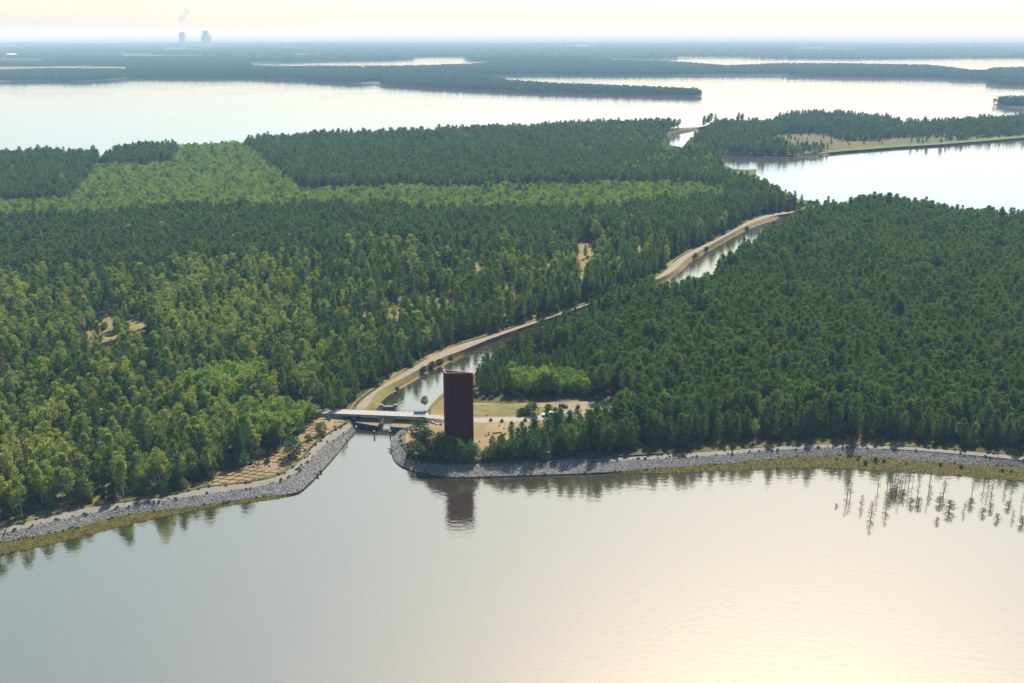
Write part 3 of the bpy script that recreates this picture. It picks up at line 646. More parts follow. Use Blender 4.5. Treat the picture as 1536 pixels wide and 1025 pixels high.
    ok = inpoly(x, y, LAND_B) & (distline(x, y, CR1) > np.where(y > 648, 7.5, np.where(y > 525, 0.5, 3.0))) & (distline(x, y, RB_path) > np.where(x < W(930, 690, LAND).x, 3.0, 6.0)) & ~inpoly(x, y, CLEARW)
    x, y = x[ok], y[ok]; bx, by = proj(x, y, LAND + 0 * x); _, px, py = infr(x, y, 11.0); g = RNG.uniform(0, 1, len(x)); n2 = vnoise(x, y, 45, 4); bend = (distline(x, y, CR1) < 16) & (y > 530) & (y < 645); sc = RNG.uniform(0.76, 1.14, len(x)) * (0.88 + 0.24 * vnoise(x, y, 35, 3)) * (s / 4.5) ** 0.45
    sc = np.where(bend, np.maximum(sc, .95) * 1.22, sc); west = (bx < 705) & (by > 540); keep = ~unseen(x, y, 14.5 * sc) & ~west & ~((vnoise(x, y, 14, 31) < .13) & (by < 640)) & ~((bx < 900) & (by > 594) & (by < 640)) & ~((bx < 735) & (by > 600)) 
    clump = (by > 640) & (bx < 915)
    keep &= ~(clump & (bx < 726 + RNG.uniform(0, 8, len(x))))
    keep &= ~((by > 600) & (by < 646) & (bx > 880) & (bx < 935) & (bx < 905 + (by - 600) * -0.0 + 25))
    yb = zone(px, py, BYOUNG); lb = zone(px, py, BLIGHT)
    isb = ((RNG.uniform(0, 1, len(x)) < np.where(lb, 0.6, np.where(n2 > 0.78, 0.05, 0.012))) | yb)
    edge = np.minimum(distline(x, y, RB_path), distline(x, y, CR1)) < 15
    u = (RNG.uniform(0, 1, len(x)) < np.where(edge & (distline(x, y, RB_path) > 4.0), 0.8, 0.03)) & keep; put('shrub', x[u] + 1.7, y[u] - 1.3, RNG.uniform(.35, .9, u.sum()), 1)
    k = keep & isb & yb; put('oak', x[k], y[k], sc[k] * 0.95, 3)
    k = keep & isb & ~yb; put('birch', x[k], y[k], sc[k] * 0.72, 1)
    stand = keep & ~isb & (bx < 885) & (by < 612) & (by > 545)
    put('pine', x[stand], y[stand], sc[stand] * 0.72, 3, np.ones(stand.sum(), bool))
    cm = clump & (RNG.uniform(0, 1, len(x)) < .3); k = keep & ~isb & cm; put('maple', x[k], y[k], sc[k] * np.clip(0.5 + (bx[k] - 726) / 260, .5, .95), 2); clump2 = clump & ~cm
    k = keep & ~isb & clump2; put('pine', x[k], y[k], sc[k] * np.clip(0.5 + (bx[k] - 726) / 200, .5, .92), 2, np.ones(k.sum(), bool))
    k = keep & ~isb & ~clump & ~stand; put('pine', x[k], y[k], sc[k] * np.where(edge[k] & (by[k] > 640), 0.86, 1.0), 1, edge[k])
# ---- tongue of land
x, y = grid(100, 2400, 1300, 2300, 6.0); ok, px, py = infr(x, y); x, y = x[ok], y[ok]
ok = inpoly(x, y, LAND_C); x, y = x[ok], y[ok]; bx, by = proj(x, y, LAND + 0 * x); n1, n2 = vnoise(x, y, 45, 6), vnoise(x, y, 120, 7); g = RNG.uniform(0, 1, len(x))
mead = np.zeros(len(x), bool)
for p in MEADOW + [GREENF] + REEDS_FAR[1:]: mead |= inpoly(x, y, p)
belt = ((bx < 1180) & (by > 190)) | (np.abs(by - (196 - (bx - 1150) * 0.008)) < 5) | (by < 180)
keep = ~unseen(x, y, 11.0 + 0 * x) & np.where(mead, (g < 0.15) & (n1 > .3), np.where(belt, g < 0.95, (g < 0.7) & (n1 > 0.25))) & ~inpoly(x, y, GREENF); sc = RNG.uniform(.65, 1.05, len(x)) * np.where(belt, 1.15, 1.0) * np.where(mead, .6, 1.0)
b = (RNG.uniform(0, 1, len(x)) < np.where(n2 > .5, .7, .35)) & keep
put('maple', x[b], y[b], sc[b] * .95, 4); k = keep & ~b; put('pine', x[k], y[k], sc[k], 4)
# weeds between the stones and on the open sand
wx, wy, wz = [], [], []
for ln, k in ((LB_top, 110), (LB_reed, 60), (RB_top, 150), (RB_reed, 90), (LB_path, 120), (RB_path, 90)):
    for _ in range(k):
        q = random.choice(ln)
        if -260 < q.x < 300: wx.append(q.x + random.uniform(-1.2, 1.2)); wy.append(q.y + random.uniform(-.7, .7)); wz.append(q.z)
for poly, k in ((SLOPE, 150), (CLEARW, 120)):
    xs_, ys_ = [v.x for v in poly], [v.y for v in poly]
    for _ in range(k):
        a, b = random.uniform(min(xs_), max(xs_)), random.uniform(min(ys_), max(ys_))
        if inpoly(np.array([a]), np.array([b]), poly)[0] and vnoise(a, b, 8, 41) > .45 and distline(np.array([a]), np.array([b]), ROADC)[0] > 3: wx.append(a); wy.append(b); wz.append(LAND)
WEED = np.stack([wx, wy, RNG.uniform(.08, .2, len(wx)), np.full(len(wx), 2), wz], 1)
# a few trees read off the photograph one by one
for kind, px, py, sc, reg in (('pine', 1333, 291, 1.55, 1), ('pine', 1344, 291, 1.25, 1), ('pine', 1322, 293, 1.1, 1), ('pine', 1252, 300, 1.25, 1), ('pine', 1263, 299, 1.2, 1), ('pine', 1430, 316, 1.25, 1), ('pine', 1484, 322, 1.2, 1), ('pine', 1505, 324, 1.2, 1), ('birch', 80, 705, 1.0, 0), ('birch', 105, 690, .9, 0), ('birch', 112, 640, 1.15, 0)):
    p = W(px, py, LAND) if px < 600 else W(px, py + 8, 19.0); put(kind, np.array([p.x]), np.array([p.y]), np.array([sc]), reg)
for k in P: P[k] = np.concatenate(P[k]) if P[k] else np.zeros((0, 5))

def ordn(n): return '%d%s' % (n, 'th' if 10 <= n % 100 <= 20 else {1: 'st', 2: 'nd', 3: 'rd'}.get(n % 10, 'th'))
def plant(kind, name, p, z, label, cat, group, mats=None, parts=('trunk', 'crown')):
    i = int(p[3]); a, b = PARTM[kind, i]
    e = empty(name, (p[0], p[1], z), label, cat, group, RNG.uniform(0, 6.28)); s = p[2]; e.scale = (s, s, s * RNG.uniform(.94, 1.06))
    link(parts[0], a, None, e); cr = link(parts[1], b, None, e)
    if mats:
        cr.material_slots[0].link = 'OBJECT'; cr.material_slots[0].material = mats
    return e
ROWS = {0: 'left wood', 1: 'right wood', 2: 'lakeside clump', 3: 'parking stand', 4: 'far tongue'}
def individuals(kind, name, what, cat, group, nmax):
    A = P[kind]; z = np.full(len(A), LAND); px, py = proj(A[:, 0], A[:, 1], z + 8)
    vis = (px > 4) & (px < 1532) & (py < 1000); d = np.hypot(A[:, 0], A[:, 1]); d[~vis] = 1e9
    order = np.argsort(d)[:nmax]; sel = np.zeros(len(A), bool); sel[order] = True
    # rows counted from the water, then places counted along each row
    seen = {}
    for i in sorted(order, key=lambda j: (A[j, 4], A[j, 0])):
        reg = int(A[i, 4]); line = LB_path if reg == 0 else RB_path
        dl = float(distline(np.array([A[i, 0]]), np.array([A[i, 1]]), line)[0]); row = min(9, int(dl / 4.2)); key = (reg, row)
        seen[key] = seen.get(key, 0) + 1
        look = PROTO[kind][int(A[i, 3])][3]
        lab = '%s %s, %s along row %d behind the lake path, %s' % (look, what, ordn(seen[key]), row + 1, ROWS[reg])
        plant(kind, name, A[i], LAND, lab, cat, group)
    return A[~sel]
WOOD = {}
WOOD['pine'] = individuals('pine', 'pine_tree', 'green pine', 'pine tree', 'pines along the lake shore', 300)
WOOD['birch'] = individuals('birch', 'birch_tree', 'light birch', 'birch tree', 'birches in the mixed wood', 120)
WOOD['maple'] = individuals('maple', 'broadleaf_tree', 'green broadleaf tree', 'broadleaf tree', 'broadleaf trees in the mixed wood', 120)
WOOD['oak'] = individuals('oak', 'young_oak', 'light green oak', 'oak tree', 'young oaks among the pines', 60)
WOOD['shrub'] = P['shrub']
for kind, nm, lab, cat in (('pine', 'pine_wood', 'dark green pine wood covering both banks behind the nearest trees', 'pine wood'), ('birch', 'birch_wood', 'paler birches scattered through the pine wood', 'birch wood'), ('maple', 'broadleaf_wood', 'green broadleaf trees mixed into the left wood', 'broadleaf wood'), ('shrub', 'undergrowth', 'dark low undergrowth along the edges of the woods', 'undergrowth'), ('oak', 'oak_plantation', 'light green band of young oaks crossing the pine wood', 'oak wood')):
    A = WOOD[kind]; n = len(A); s = A[:, 2]
    scatter(nm, kind, A[:, 0], A[:, 1], np.full(n, LAND), A[:, 3].astype(int), RNG.uniform(0, 6.28, n), np.stack([s, s, s * RNG.uniform(.92, 1.1, n)], 1), lab, cat)
    print(nm, n)
n = len(WEED); s = WEED[:, 2]
scatter('bank_weeds', 'shrub', WEED[:, 0], WEED[:, 1], WEED[:, 4], WEED[:, 3].astype(int), RNG.uniform(0, 6.28, n), np.stack([s * 1.3, s * 1.3, s], 1), 'low green weeds sprouting between stones and on open sand', 'weeds')
GL = []
for gx, gy, a, b in GAPS:
    pts = [W(gx + a * 1.5 * k * math.cos(t), gy + b * 1.4 * k * math.sin(t), LAND) for t, k in ((6.283 * i / 14, random.uniform(.75, 1.2)) for i in range(14))]; GL.append(pts)
mb = MB()
for i, pts in enumerate(GL): vs, fs = tess(pts, LAND + .04 + .012 * i); mb.add(vs, fs)
o = mb.build('forest_clearings', M['clearing'], None, kind='structure')
for q_ in o.data.polygons:
    if q_.normal.z < 0: q_.flip()
# woods of the far shores
fx, fy, fs = [], [], []
for y0, y1, s in ((2300, 3300, 8.5), (3300, 4600, 11.0), (4600, 6500, 17.0), (6500, 11000, 38.0), (11000, 17000, 75.0)):
    x, y = grid(-0.66 * y1, 0.66 * y1, y0, y1, s); ok, px, py = infr(x, y, 8, -200, 1740); x, y = x[ok], y[ok]
    ok = (inpoly(x, y, LAND_D) | inpoly(x, y, ISLET)) & ~inpoly(x, y, FIELD)
    for l in FAR_LAKES: ok &= ~inpoly(x, y, l)
    for _, l in far_lake_px:
        for zt in (5, 11, 16): ok &= ~inpoly(*proj(x, y, zt + 0 * x), l)
    n1 = vnoise(x / 2.4, y, 260 if y0 > 4000 else 150, 12); thr = 0.0 if y1 <= 3300 else 0.22 if y1 < 5000 else 0.42 if y1 < 12000 else 0.55
    ok &= (n1 > thr); fx.append(x[ok]); fy.append(y[ok]); fs.append(RNG.uniform(.7, 1.05, ok.sum()) * (s / 8.5 if y0 < 6000 else (s / 8.5) ** 0.85))
x, y, s = map(np.concatenate, (fx, fy, fs)); n = len(x)
zs = np.where(y > 4600, np.clip(s, .7, 1.15), np.clip(s, .7, 1.1))
scatter('distant_wood', 'far', x, y, np.full(n, 1.0), RNG.integers(0, 3, n), RNG.uniform(0, 6.28, n), np.stack([s, s, zs], 1), 'bluish woods covering the far shores beyond the wide lake', 'woodland')
print('far', n)

# stones on both banks
sx, sy, sz = [], [], []
for lo, mid, hi in ((LB_water, LB_reed, LB_top), (RB_water, RB_reed, RB_top)):
    for i in range(len(lo) - 1):
        a, b, c, d = mid[i], mid[i + 1], hi[i], hi[i + 1]; m = (a + b) / 2
        if not (-260 < m.x < 290): continue
        ar = ((b - a).length * ((c - a).length + (d - b).length) / 2); k = int(ar / 0.13)
        for _ in range(k):
            u, v = random.random(), random.random(); p = a.lerp(b, u).lerp(c.lerp(d, u), v); sx.append(p.x); sy.append(p.y); sz.append(p.z + random.uniform(-.06, .1))
sx, sy, sz = map(np.array, (sx, sy, sz)); n = len(sx); q = RNG.uniform(.2, .58, n)
scatter('bank_stones', 'stone', sx, sy, sz, RNG.integers(0, 5, n), RNG.uniform(0, 6.28, n), np.stack([q, q, q], 1), 'grey loose stones covering the lake banks', 'bank stones', tilt=RNG.uniform(-.6, .6, (n, 2)))
print('stones', n)

# reeds and grass between the stones and the water
def reeds(name, lo, hi, m, x0, x1, per, hgt, label):
    mb = MB(); rr = random.Random(name)
    for i in range(len(lo) - 1):
        if not (x0 < lo[i].x < x1): continue
        a, b, c, d = lo[i], lo[i + 1], hi[i], hi[i + 1]; w = (c - a).length
        if w < 0.8: w = 0.5
        for _ in range(int((b - a).length * (w + 1.0) * per)):
            u, v = rr.random(), rr.uniform(-0.06 - 0.6 / w * rr.random(), 0.97); p = a.lerp(b, u).lerp(c.lerp(d, u), v)
            p.z = max(0.0, p.z)
            for _ in range(3): blade(mb, p + Vector((rr.uniform(-.25, .25), rr.uniform(-.25, .25), -0.05)), Vector((rr.uniform(-.4, .4), rr.uniform(-.4, .4), 1)), hgt * rr.uniform(.5, 1.2), 0.16, rr)
    return mb.build(name, m, kind='stuff', label=label, cat='reeds')
reeds('shore_reeds', [lift(p, .02) for p in LB_water], LB_reed, M['reed'], -240, W(437, 742).x, 1.5, .6, 'olive yellow reeds along the water edge of the left bank')
reeds('shore_reeds', [lift(p, .02) for p in RB_water], RB_reed, M['reed'], W(880, 710).x, 300, 1.5, .6, 'olive yellow reeds along the water edge of the right bank')
reed2 = ribbon('reed_turf', [[lift(p, .05) for p in LB_water[:]], [lift(p, p.z + .12) for p in LB_reed]], M['reed'])
reed3 = ribbon('reed_turf', [[lift(p, .05) for p in RB_water if p.x > W(860, 711).x], [lift(q, q.z + .12) for p, q in zip(RB_water, RB_reed) if p.x > W(860, 711).x]], M['reed'])

# ------------------------------------------------------------------ the rust-red tower
TB = LAND; TT = 32.7
FL, RT, BL = W(668, 560.6, TT), W(709.4, 560.2, TT), W(664.6, 555.6, TT)
cen = (FL + RT + BL) / 3
tw = empty('lookout_tower', (cen.x, cen.y, TB), 'tall dark rust-red triangular steel lookout tower standing among bushes by the lake', 'tower')
loc = [Vector((p.x - cen.x, p.y - cen.y, 0)) for p in (FL, RT, BL)]
def inset(tri, d):
    r = []
    for i in range(3):
        a, b, c = tri[i - 1], tri[i], tri[(i + 1) % 3]; u, v = (b - a).normalized(), (c - b).normalized()
        n1, n2 = Vector((-u.y, u.x, 0)), Vector((-v.y, v.x, 0)); den = 1 + n1.dot(n2); r.append(b + (n1 + n2) * (d / max(den, .25)))
    return r
if (loc[1] - loc[0]).cross(loc[2] - loc[1]).z < 0: loc = [loc[0], loc[2], loc[1]]
inn = inset(loc, 0.28)
HT = TT - TB
for i in range(3):
    j = (i + 1) % 3; a, b, c, d = loc[i], loc[j], inn[j], inn[i]
    mb = MB(); mb.prism([a, b, c, d], -0.3, HT)
    u = (b - a).normalized(); nn = Vector((u.y, -u.x, 0)); ln = (b - a).length
    # standing seams and the joints between the plates
    k = 1
    while k * 1.25 < ln - .4:
        p = a + u * k * 1.25 + nn * 0.02; mb.box((p.x, p.y, HT / 2 - 0.6), (0.07, 0.08, HT - 1.6), math.atan2(u.y, u.x)); k += 1
    for zz in (HT - 3.4,):
        p = (a + b) / 2 + nn * 0.03; mb.box((p.x, p.y, zz), (ln - .5, 0.07, 0.14), math.atan2(u.y, u.x))
    mb.build('wall', M['corten'], tw)
    mb = MB(); o, q = inset(loc, -0.06), inset(loc, 0.36); mb.prism([o[i], o[j], q[j], q[i]], HT + 0.003, HT + 0.22); mb.build('rim', M['cortenrim'], tw)
mb = MB(); mb.prism(inset(loc, 0.27), HT - 3.2, HT - 3.0); mb.build('viewing_platform', M['darksteel'], tw)
rl = MB(); q = inset(loc, 0.6)
for i in range(3):
    a, b = q[i], q[(i + 1) % 3]; n = max(2, int((b - a).length / 1.2))
    for k in range(n + 1): p = a.lerp(b, k / n); rl.box((p.x, p.y, HT - 1.55), (.06, .06, 2.9))
    for zz in (HT - 1.9, HT - .6, HT - 0.12): rl.tube([lift(a, zz), lift(b, zz)], .035, 4)
rl.build('railing', M['cortenrim'], tw)

# ------------------------------------------------------------------ road bridge over the canal mouth
A0, B0 = W(502, 620.3, DZ), W(640, 625.8, DZ); u = (B0 - A0).normalized(); nb = Vector((-u.y, u.x, 0)); LN = (B0 - A0).length; yaw = math.atan2(u.y, u.x)
br = empty('road_bridge', ((A0.x + B0.x) / 2, (A0.y + B0.y) / 2, 0), 'grey concrete road bridge crossing the canal mouth left of the tower', 'bridge', rz=yaw)
bx = lambda mb, x, y, z, sx, sy, sz, t=1.0: mb.box((x, y, z), (sx, sy, sz), 0, t)
mb = MB(); bx(mb, 0, 2.4, DZ - .16, LN, 4.6, .3); mb.build('deck', M['concrete'], br)
for y in (0.05, 4.75):
    mb = MB(); bx(mb, 0, y, DZ - .45, LN + .04, .38, .95); mb.build('girder', M['concrete'], br)
for y in (0.05, 4.75):
    mb = MB(); n = int(LN / 1.9)
    for k in range(n + 1): bx(mb, -LN / 2 + .2 + k * (LN - .4) / n, y, DZ + .55, .07, .07, 1.1)
    for zz in (DZ + .35, DZ + .7, DZ + 1.1): mb.tube([(-LN / 2, y, zz), (LN / 2, y, zz)], .035, 4)
    mb.build('railing', M['steel'], br)
for s in (-1, 1):
    mb = MB(); xx = s * (LN / 2 - 1.6); bx(mb, xx, 2.4, (DZ - .9) / 2 - .2, 3.0, 4.9, DZ - .5); 
    mb.add([(xx + s * 1.4, -.05, -.5), (xx + s * 7, -3.5, 1.6), (xx + s * 7.2, -3.1, 1.6), (xx + s * 1.7, .3, -.5), (xx + s * 1.4, -.05, DZ - .95), (xx + s * 7, -3.5, LAND + .3), (xx + s * 7.2, -3.1, LAND + .3), (xx + s * 1.7, .3, DZ - .95)], [(0, 1, 5, 4), (2, 3, 7, 6), (4, 5, 6, 7), (1, 2, 6, 5)])
    mb.build('abutment', M['concrete'], br)
for px in (571, 592):
    p = W(px, 626, 2.5); q = Matrix.Rotation(-yaw, 3, 'Z') @ (p - br.location); mb = MB(); bx(mb, q.x, 2.4, 1.0, .9, 4.2, 5.2 - .05 - .0); mb.build('pier', M['concrete'], br)

# lock heads: quays with a blue coping, on piles
def quay(px, label):
    poly = wl(px, 2.0); c = sum(poly, Vector()) / len(poly); e = empty('lock_quay', (c.x, c.y, 0), label, 'quay'); lp = [p - Vector((c.x, c.y, 0)) for p in poly]
    mb = MB(); mb.prism(lp, .75, 2.0); mb.build('slab', M['dark_concrete'], e)
    mb = MB(); 
    vs = [c_ * .965 for c_ in lp]; mb.prism([Vector((v.x, v.y, 0)) for v in vs], 2.003, 2.06); mb.build('sand_topping', M['sand'], e)
    mb = MB(); mb.beam(lift(lp[0], 1.75), lift(lp[1], 1.75), .45, .75); mb.build('coping', M['blue'], e)
    mb = MB(); k = (1, 2) if px[1][0] < 580 else (0, 3); mb.beam(lift(lp[k[0]], 1.8), lift(lp[k[1]], 1.8), .4, .7); mb.build('coping', M['blue'], e)
    for t in (.1, .5, .9):
        for a, b in ((lp[0], lp[1]), (lp[3], lp[2])):
            p = a.lerp(b, t) * .94; mb = MB(); mb.tube([lift(p, -2), lift(p, .78)], .3, 8); mb.build('pile', M['dark_concrete'], e)
    return e
quay([(533, 634), (566, 639.5), (574.5, 625), (546, 620)], 'left lock quay with blue coping under the bridge')
quay([(585.5, 640.5), (622, 643.5), (627, 627), (593, 626)], 'right lock quay with blue coping under the bridge')
for px, lab in ((561.5, 'dark mooring post in the water by the left lock quay'), (585.5, 'dark mooring post in the water by the right lock quay')):
    p = W(px, 654, 0); e = empty('mooring_post', (p.x, p.y, 0), lab, 'post'); mb = MB(); mb.tube([(0, 0, -2), (0, 0, 2.0)], .32, 10); mb.build('pile', M['darksteel'], e); mb = MB(); mb.tube([(0, 0, 2.003), (0, 0, 2.15)], .4, 10); mb.build('cap', M['steel'], e)
p = W(583, 619.5, 1.0); gt = empty('lock_gate', (p.x, p.y, 1.3), 'grey lock gate gantry standing in the canal behind the bridge', 'lock gate')
mb = MB(); bx(mb, 0, 0, 2.6, 7.4, .8, .5); mb.build('beam', M['concrete'], gt)
for x in (-3.0, 3.0):
    mb = MB(); bx(mb, x, 0, .4, .8, .9, 4.0); mb.build('post', M['steel'], gt); mb = MB(); bx(mb, x, 0, 3.25, 1.7, 1.1, .8, .85); mb.build('drive_housing', M['steel'], gt)
mb = MB(); bx(mb, 0, .1, .9, 5.1, .25, 2.8); mb.build('gate_leaf', M['dark_concrete'], gt)
mb = MB()
for zz in (3.3, 3.8): mb.tube([(-2.1, -.35, zz), (2.1, -.35, zz)], .04, 4)
for k in range(5): bx(mb, -2.1 + k * 1.05, -.35, 3.3, .06, .06, 1.0)
mb.build('railing', M['steel'], gt)
p = W(628.5, 623.3, DZ + .9); bb = empty('blue_screen', (p.x, p.y + 1, DZ - .1), 'bright blue screen board at the right end of the bridge', 'screen')
bb.location.z = LAND; mb = MB(); bx(mb, 0, 0, 2.7, 5.2, .08, 1.1); mb.build('panel', M['sheetblue'], bb)
for x in (-2.3, 2.3): mb = MB(); bx(mb, x, .1, 1.5, .12, .1, 3.3); mb.build('post', M['steel'], bb)
bb.location = (p.x, p.y + 3.5, LAND)

# ------------------------------------------------------------------ cars and small things round the car park
def car(name, px, py, rz, paint, roofm, label, ln=4.7, ht=1.75):
    p = W(px, py, LAND + .1); e = empty(name, (p.x, p.y, LAND + .16), label, 'car', rz=rz); w = 1.8; hl = ln / 2
    mb = MB(); prof = [(-hl, .35), (-hl + .05, .95), (-hl + .5, 1.05), (hl - 1.25, 1.02), (hl - .15, .82), (hl, .6), (hl - .02, .33)]
    n = len(prof); vs = [(x, -w / 2, z) for x, z in prof] + [(x, w / 2, z) for x, z in prof]
    fs = [tuple(range(n)), tuple(range(2 * n - 1, n - 1, -1))] + [(i, n + i, n + (i + 1) % n, (i + 1) % n) for i in range(n)]
    mb.add(vs, fs); b = mb.build('body', paint, e); bv = b.modifiers.new('soft', 'BEVEL'); bv.width = .07; bv.segments = 2
    mb = MB(); mb.add([(-hl + .25, -.8, 1.03), (hl - 1.35, -.8, 1.03), (hl - 1.35, .8, 1.03), (-hl + .25, .8, 1.03), (-hl + .55, -.68, ht - .06), (hl - 2.15, -.68, ht - .06), (hl - 2.15, .68, ht - .06), (-hl + .55, .68, ht - .06)], [(0, 1, 5, 4), (1, 2, 6, 5), (2, 3, 7, 6), (3, 0, 4, 7), (4, 5, 6, 7)])
    mb.build('windows', M['glass'], e)
    mb = MB(); mb.box(((-hl + .55 + hl - 2.15) / 2, 0, ht - .02), (ln - 2.6, 1.4, .09)); mb.build('roof', roofm, e)
    for sx in (-1, 1):
        for sy in (-1, 1):
            c = Vector((sx * ln * .31, sy * .84, .33)); mb = MB(); mb.tube([c + Vector((0, -.1, 0)), c + Vector((0, .1, 0))], .33, 14); t = mb.build('wheel', M['rubber'], e)
            mb = MB(); mb.tube([c + Vector((0, -.11, 0)), c + Vector((0, .11, 0))], .19, 10); mb.build('rim', M['silver'], t)
    for sy in (-1, 1): mb = MB(); mb.box((hl - .06, sy * .62, .68), (.1, .36, .15)); mb.build('headlight', M['lamp'], e)
    return e
car('parked_car', 831, 624.5, R(-8), M['carblue'], M['silver'], 'dark car with silver roof parked on the road right of the tower', 4.9, 1.95)
car('parked_car', 845, 611.5, R(5), M['carblue2'], M['carblue2'], 'blue car parked in the shade of the trees', 4.3, 1.6)
p = W(819, 624.5, LAND + .1); tr = empty('car_trailer', (p.x, p.y, LAND + .16), 'pale flat trailer standing behind the dark car', 'trailer', rz=R(-8))
mb = MB(); mb.box((0, 0, .75), (3.4, 1.9, .5)); mb.build('bed', M['silver'], tr); mb = MB(); mb.box((2.1, 0, .55), (1.0, .12, .12)); mb.build('drawbar', M['steel'], tr)
for sy in (-1, 1): mb = MB(); mb.tube([(0, sy * .99, .33), (0, sy * 1.17, .33)], .33, 14); mb.build('wheel', M['rubber'], tr)
p = W(900, 627, LAND); sh = empty('picnic_shelter', (p.x, p.y, LAND), 'small wooden shelter with a white edged lean-to roof at the car park', 'shelter', rz=R(-16))
for x in (-1.2, 1.2):
    for y in (-2.3, 2.3): mb = MB(); mb.box((x, y, 1.15 + (x + 1.2) * .16), (.16, .16, 2.3 + (x + 1.2) * .32)); mb.build('post', M['wood'], sh)
mb = MB(); mb.add([(-1.7, -2.9, 2.25), (1.7, -2.9, 3.2), (1.7, 2.9, 3.2), (-1.7, 2.9, 2.25), (-1.7, -2.9, 2.37), (1.7, -2.9, 3.32), (1.7, 2.9, 3.32), (-1.7, 2.9, 2.37)], [(3, 2, 1, 0), (4, 5, 6, 7), (0, 1, 5, 4), (1, 2, 6, 5), (2, 3, 7, 6), (3, 0, 4, 7)]); mb.build('roof', M['wood'], sh)
mb = MB(); mb.beam((1.76, -2.95, 3.27), (1.76, 2.95, 3.27), .1, .3); mb.build('fascia', M['whitewood'], sh)
mb = MB(); mb.box((0, 0, .72), (.8, 3.2, .08)); mb.box((0, -1.1, .34), (.6, .1, .68)); mb.box((0, 1.1, .34), (.6, .1, .68)); mb.build('table', M['wood'], sh)
for i, (px, py) in enumerate([(868, 627), (873, 625.5), (878, 627.5), (883, 626), (888, 628.5)]):
    p = W(px, py, LAND); mb = MB(); mb.tube([(0, 0, 0), (0, 0, 1.0), (0, 0, 1.08)], [.13, .13, .04], 8); mb.build('wooden_bollard', M['wood'], None, loc=(p.x, p.y, LAND + .05), label='wooden bollard on the gravel left of the shelter, %s from the left' % ordn(i + 1), cat='bollard', group='bollards by the car park')
a, b = W(739, 651, LAND), W(751.5, 649.5, LAND); mb = MB(); d = (b - a); mb.tube([lift(a - a, .25), lift(d * .5, .27), lift(d, .25)], [.27, .25, .2], 8); mb.build('fallen_log', M['deadwood'], None, loc=(a.x, a.y, LAND + .02), label='dark log lying on the sand right of the tower', cat='log')
p = W(981, 609, LAND); e = empty('notice_board', (p.x, p.y, LAND), 'small pale roofed notice board among the trees right of the car park', 'notice board')
for x in (-1, 1): mb = MB(); mb.box((x, 0, 3.2), (.14, .14, 6.4)); mb.build('post', M['wood'], e)
mb = MB(); mb.box((0, 0, 5.6), (2.1, .1, 1.1)); mb.build('board', M['whitewood'], e); mb = MB(); mb.box((0, 0, 6.5), (2.8, 1.2, .14)); mb.build('roof', M['whitewood'], e)

# ------------------------------------------------------------------ shrubs, each read off the photograph
SHR = [(631, 661, 1.75, 1, 'large dark bush between the bridge and the tower'), (641, 664, 1.3, 0, 'bush just left of the tower foot'), (622, 683, 1.35, 0, 'bush nearest the round point of the bank'), (633, 688, 1.25, 2, 'low bush on the point beside the stone bank'), (645, 690, 1.3, 0, 'bush in front of the tower, second from its left edge'), (656, 690, 1.6, 1, 'tall bush in front of the left edge of the tower'), (668, 690, 1.75, 1, 'tall dark bush before the left half of the tower front'), (679, 691, 1.7, 1, 'tall dark bush before the middle of the tower front'), (690, 691.5, 1.45, 0, 'bush before the right half of the tower front'), (700, 691.5, 1.35, 0, 'yellowish bush before the right edge of the tower'), (708, 690.5, 1.3, 1, 'bush beside the sandy footpath right of the tower'), (662, 679, 1.5, 1, 'bush tucked against the left foot of the tower'), (684, 681, 1.5, 0, 'bush tucked against the front foot of the tower'), (704, 677, 1.35, 2, 'bush tucked against the right foot of the tower'),
 (732, 690, 1.2, 0, 'round bush on the right side of the sandy footpath'), (746, 690, 1.35, 1, 'bush at the left end of the pine clump'), (757, 686, 1.5, 0, 'large round bush among the first pines of the lakeside clump'), (768, 689, 1.5, 1, 'tall bush among the lakeside pines right of the sandy footpath'), (781, 684, 1.7, 0, 'broad dark bush in the middle of the lakeside clump'), (795, 688, 1.6, 1, 'tall dark bush in the lakeside clump below the parked car'), (812, 686, 1.7, 0, 'broad bush in the lakeside clump below the gravel car park'),
 (345, 702, 1.25, 2, 'wide dark bush on the sandy slope left of the lattice'), (360, 701, 1.15, 0, 'rounded dark bush on the sandy slope above the path'), (438, 687, 1.55, 1, 'tall light bush beside the bend of the left path'), (405, 667, 1.5, 1, 'tall bush at the edge of the wood above the sandy slope'), (401, 694, .55, 2, 'small bush in the middle of the sandy slope'), (377, 696, .55, 2, 'small dark bush on the lower sandy slope'), (482, 653, .95, 1, 'bush on the sandy slope nearest the bridge'), (463, 661, .6, 0, 'small bush on the sandy slope above the path bend'),
 (637.5, 607, .75, 1, 'small lone dark bush on the canal bank behind the bridge'), (636, 558, .8, 2, 'bush hanging over the left canal water, nearest the bridge'), (648, 551, .85, 2, 'bush hanging over the left canal water, second from the bridge'), (660, 548, .9, 2, 'bush hanging over the left canal water, third from the bridge'), (596, 586, .55, 2, 'small bush at the canal edge just beyond the bridge'), (676, 541, .7, 2, 'bush on the left canal edge above the tower roof'),
 (783, 623, 1.0, 2, 'light green bush on the grass right of the tower'), (797, 622, 1.25, 0, 'taller light green bush on the grass beside the road'), (822, 616, .8, 2, 'bush on the grass behind the dark car'), (788, 632, .42, 2, 'tiny dark bush at the roadside below the light green bushes'), (753, 633, .38, 2, 'tiny dark bush at the roadside, halfway to the tower'), (736, 632, .38, 2, 'tiny dark bush at the roadside nearest the tower'),
 (1043, 387, 1.0, 2, 'bush on the far canal edge, nearest the long track'), (1060, 376, .9, 2, 'bush on the far canal edge, in the middle of the visible reach'), (1120, 346, 1.0, 2, 'bush on the far canal edge near its far end')]
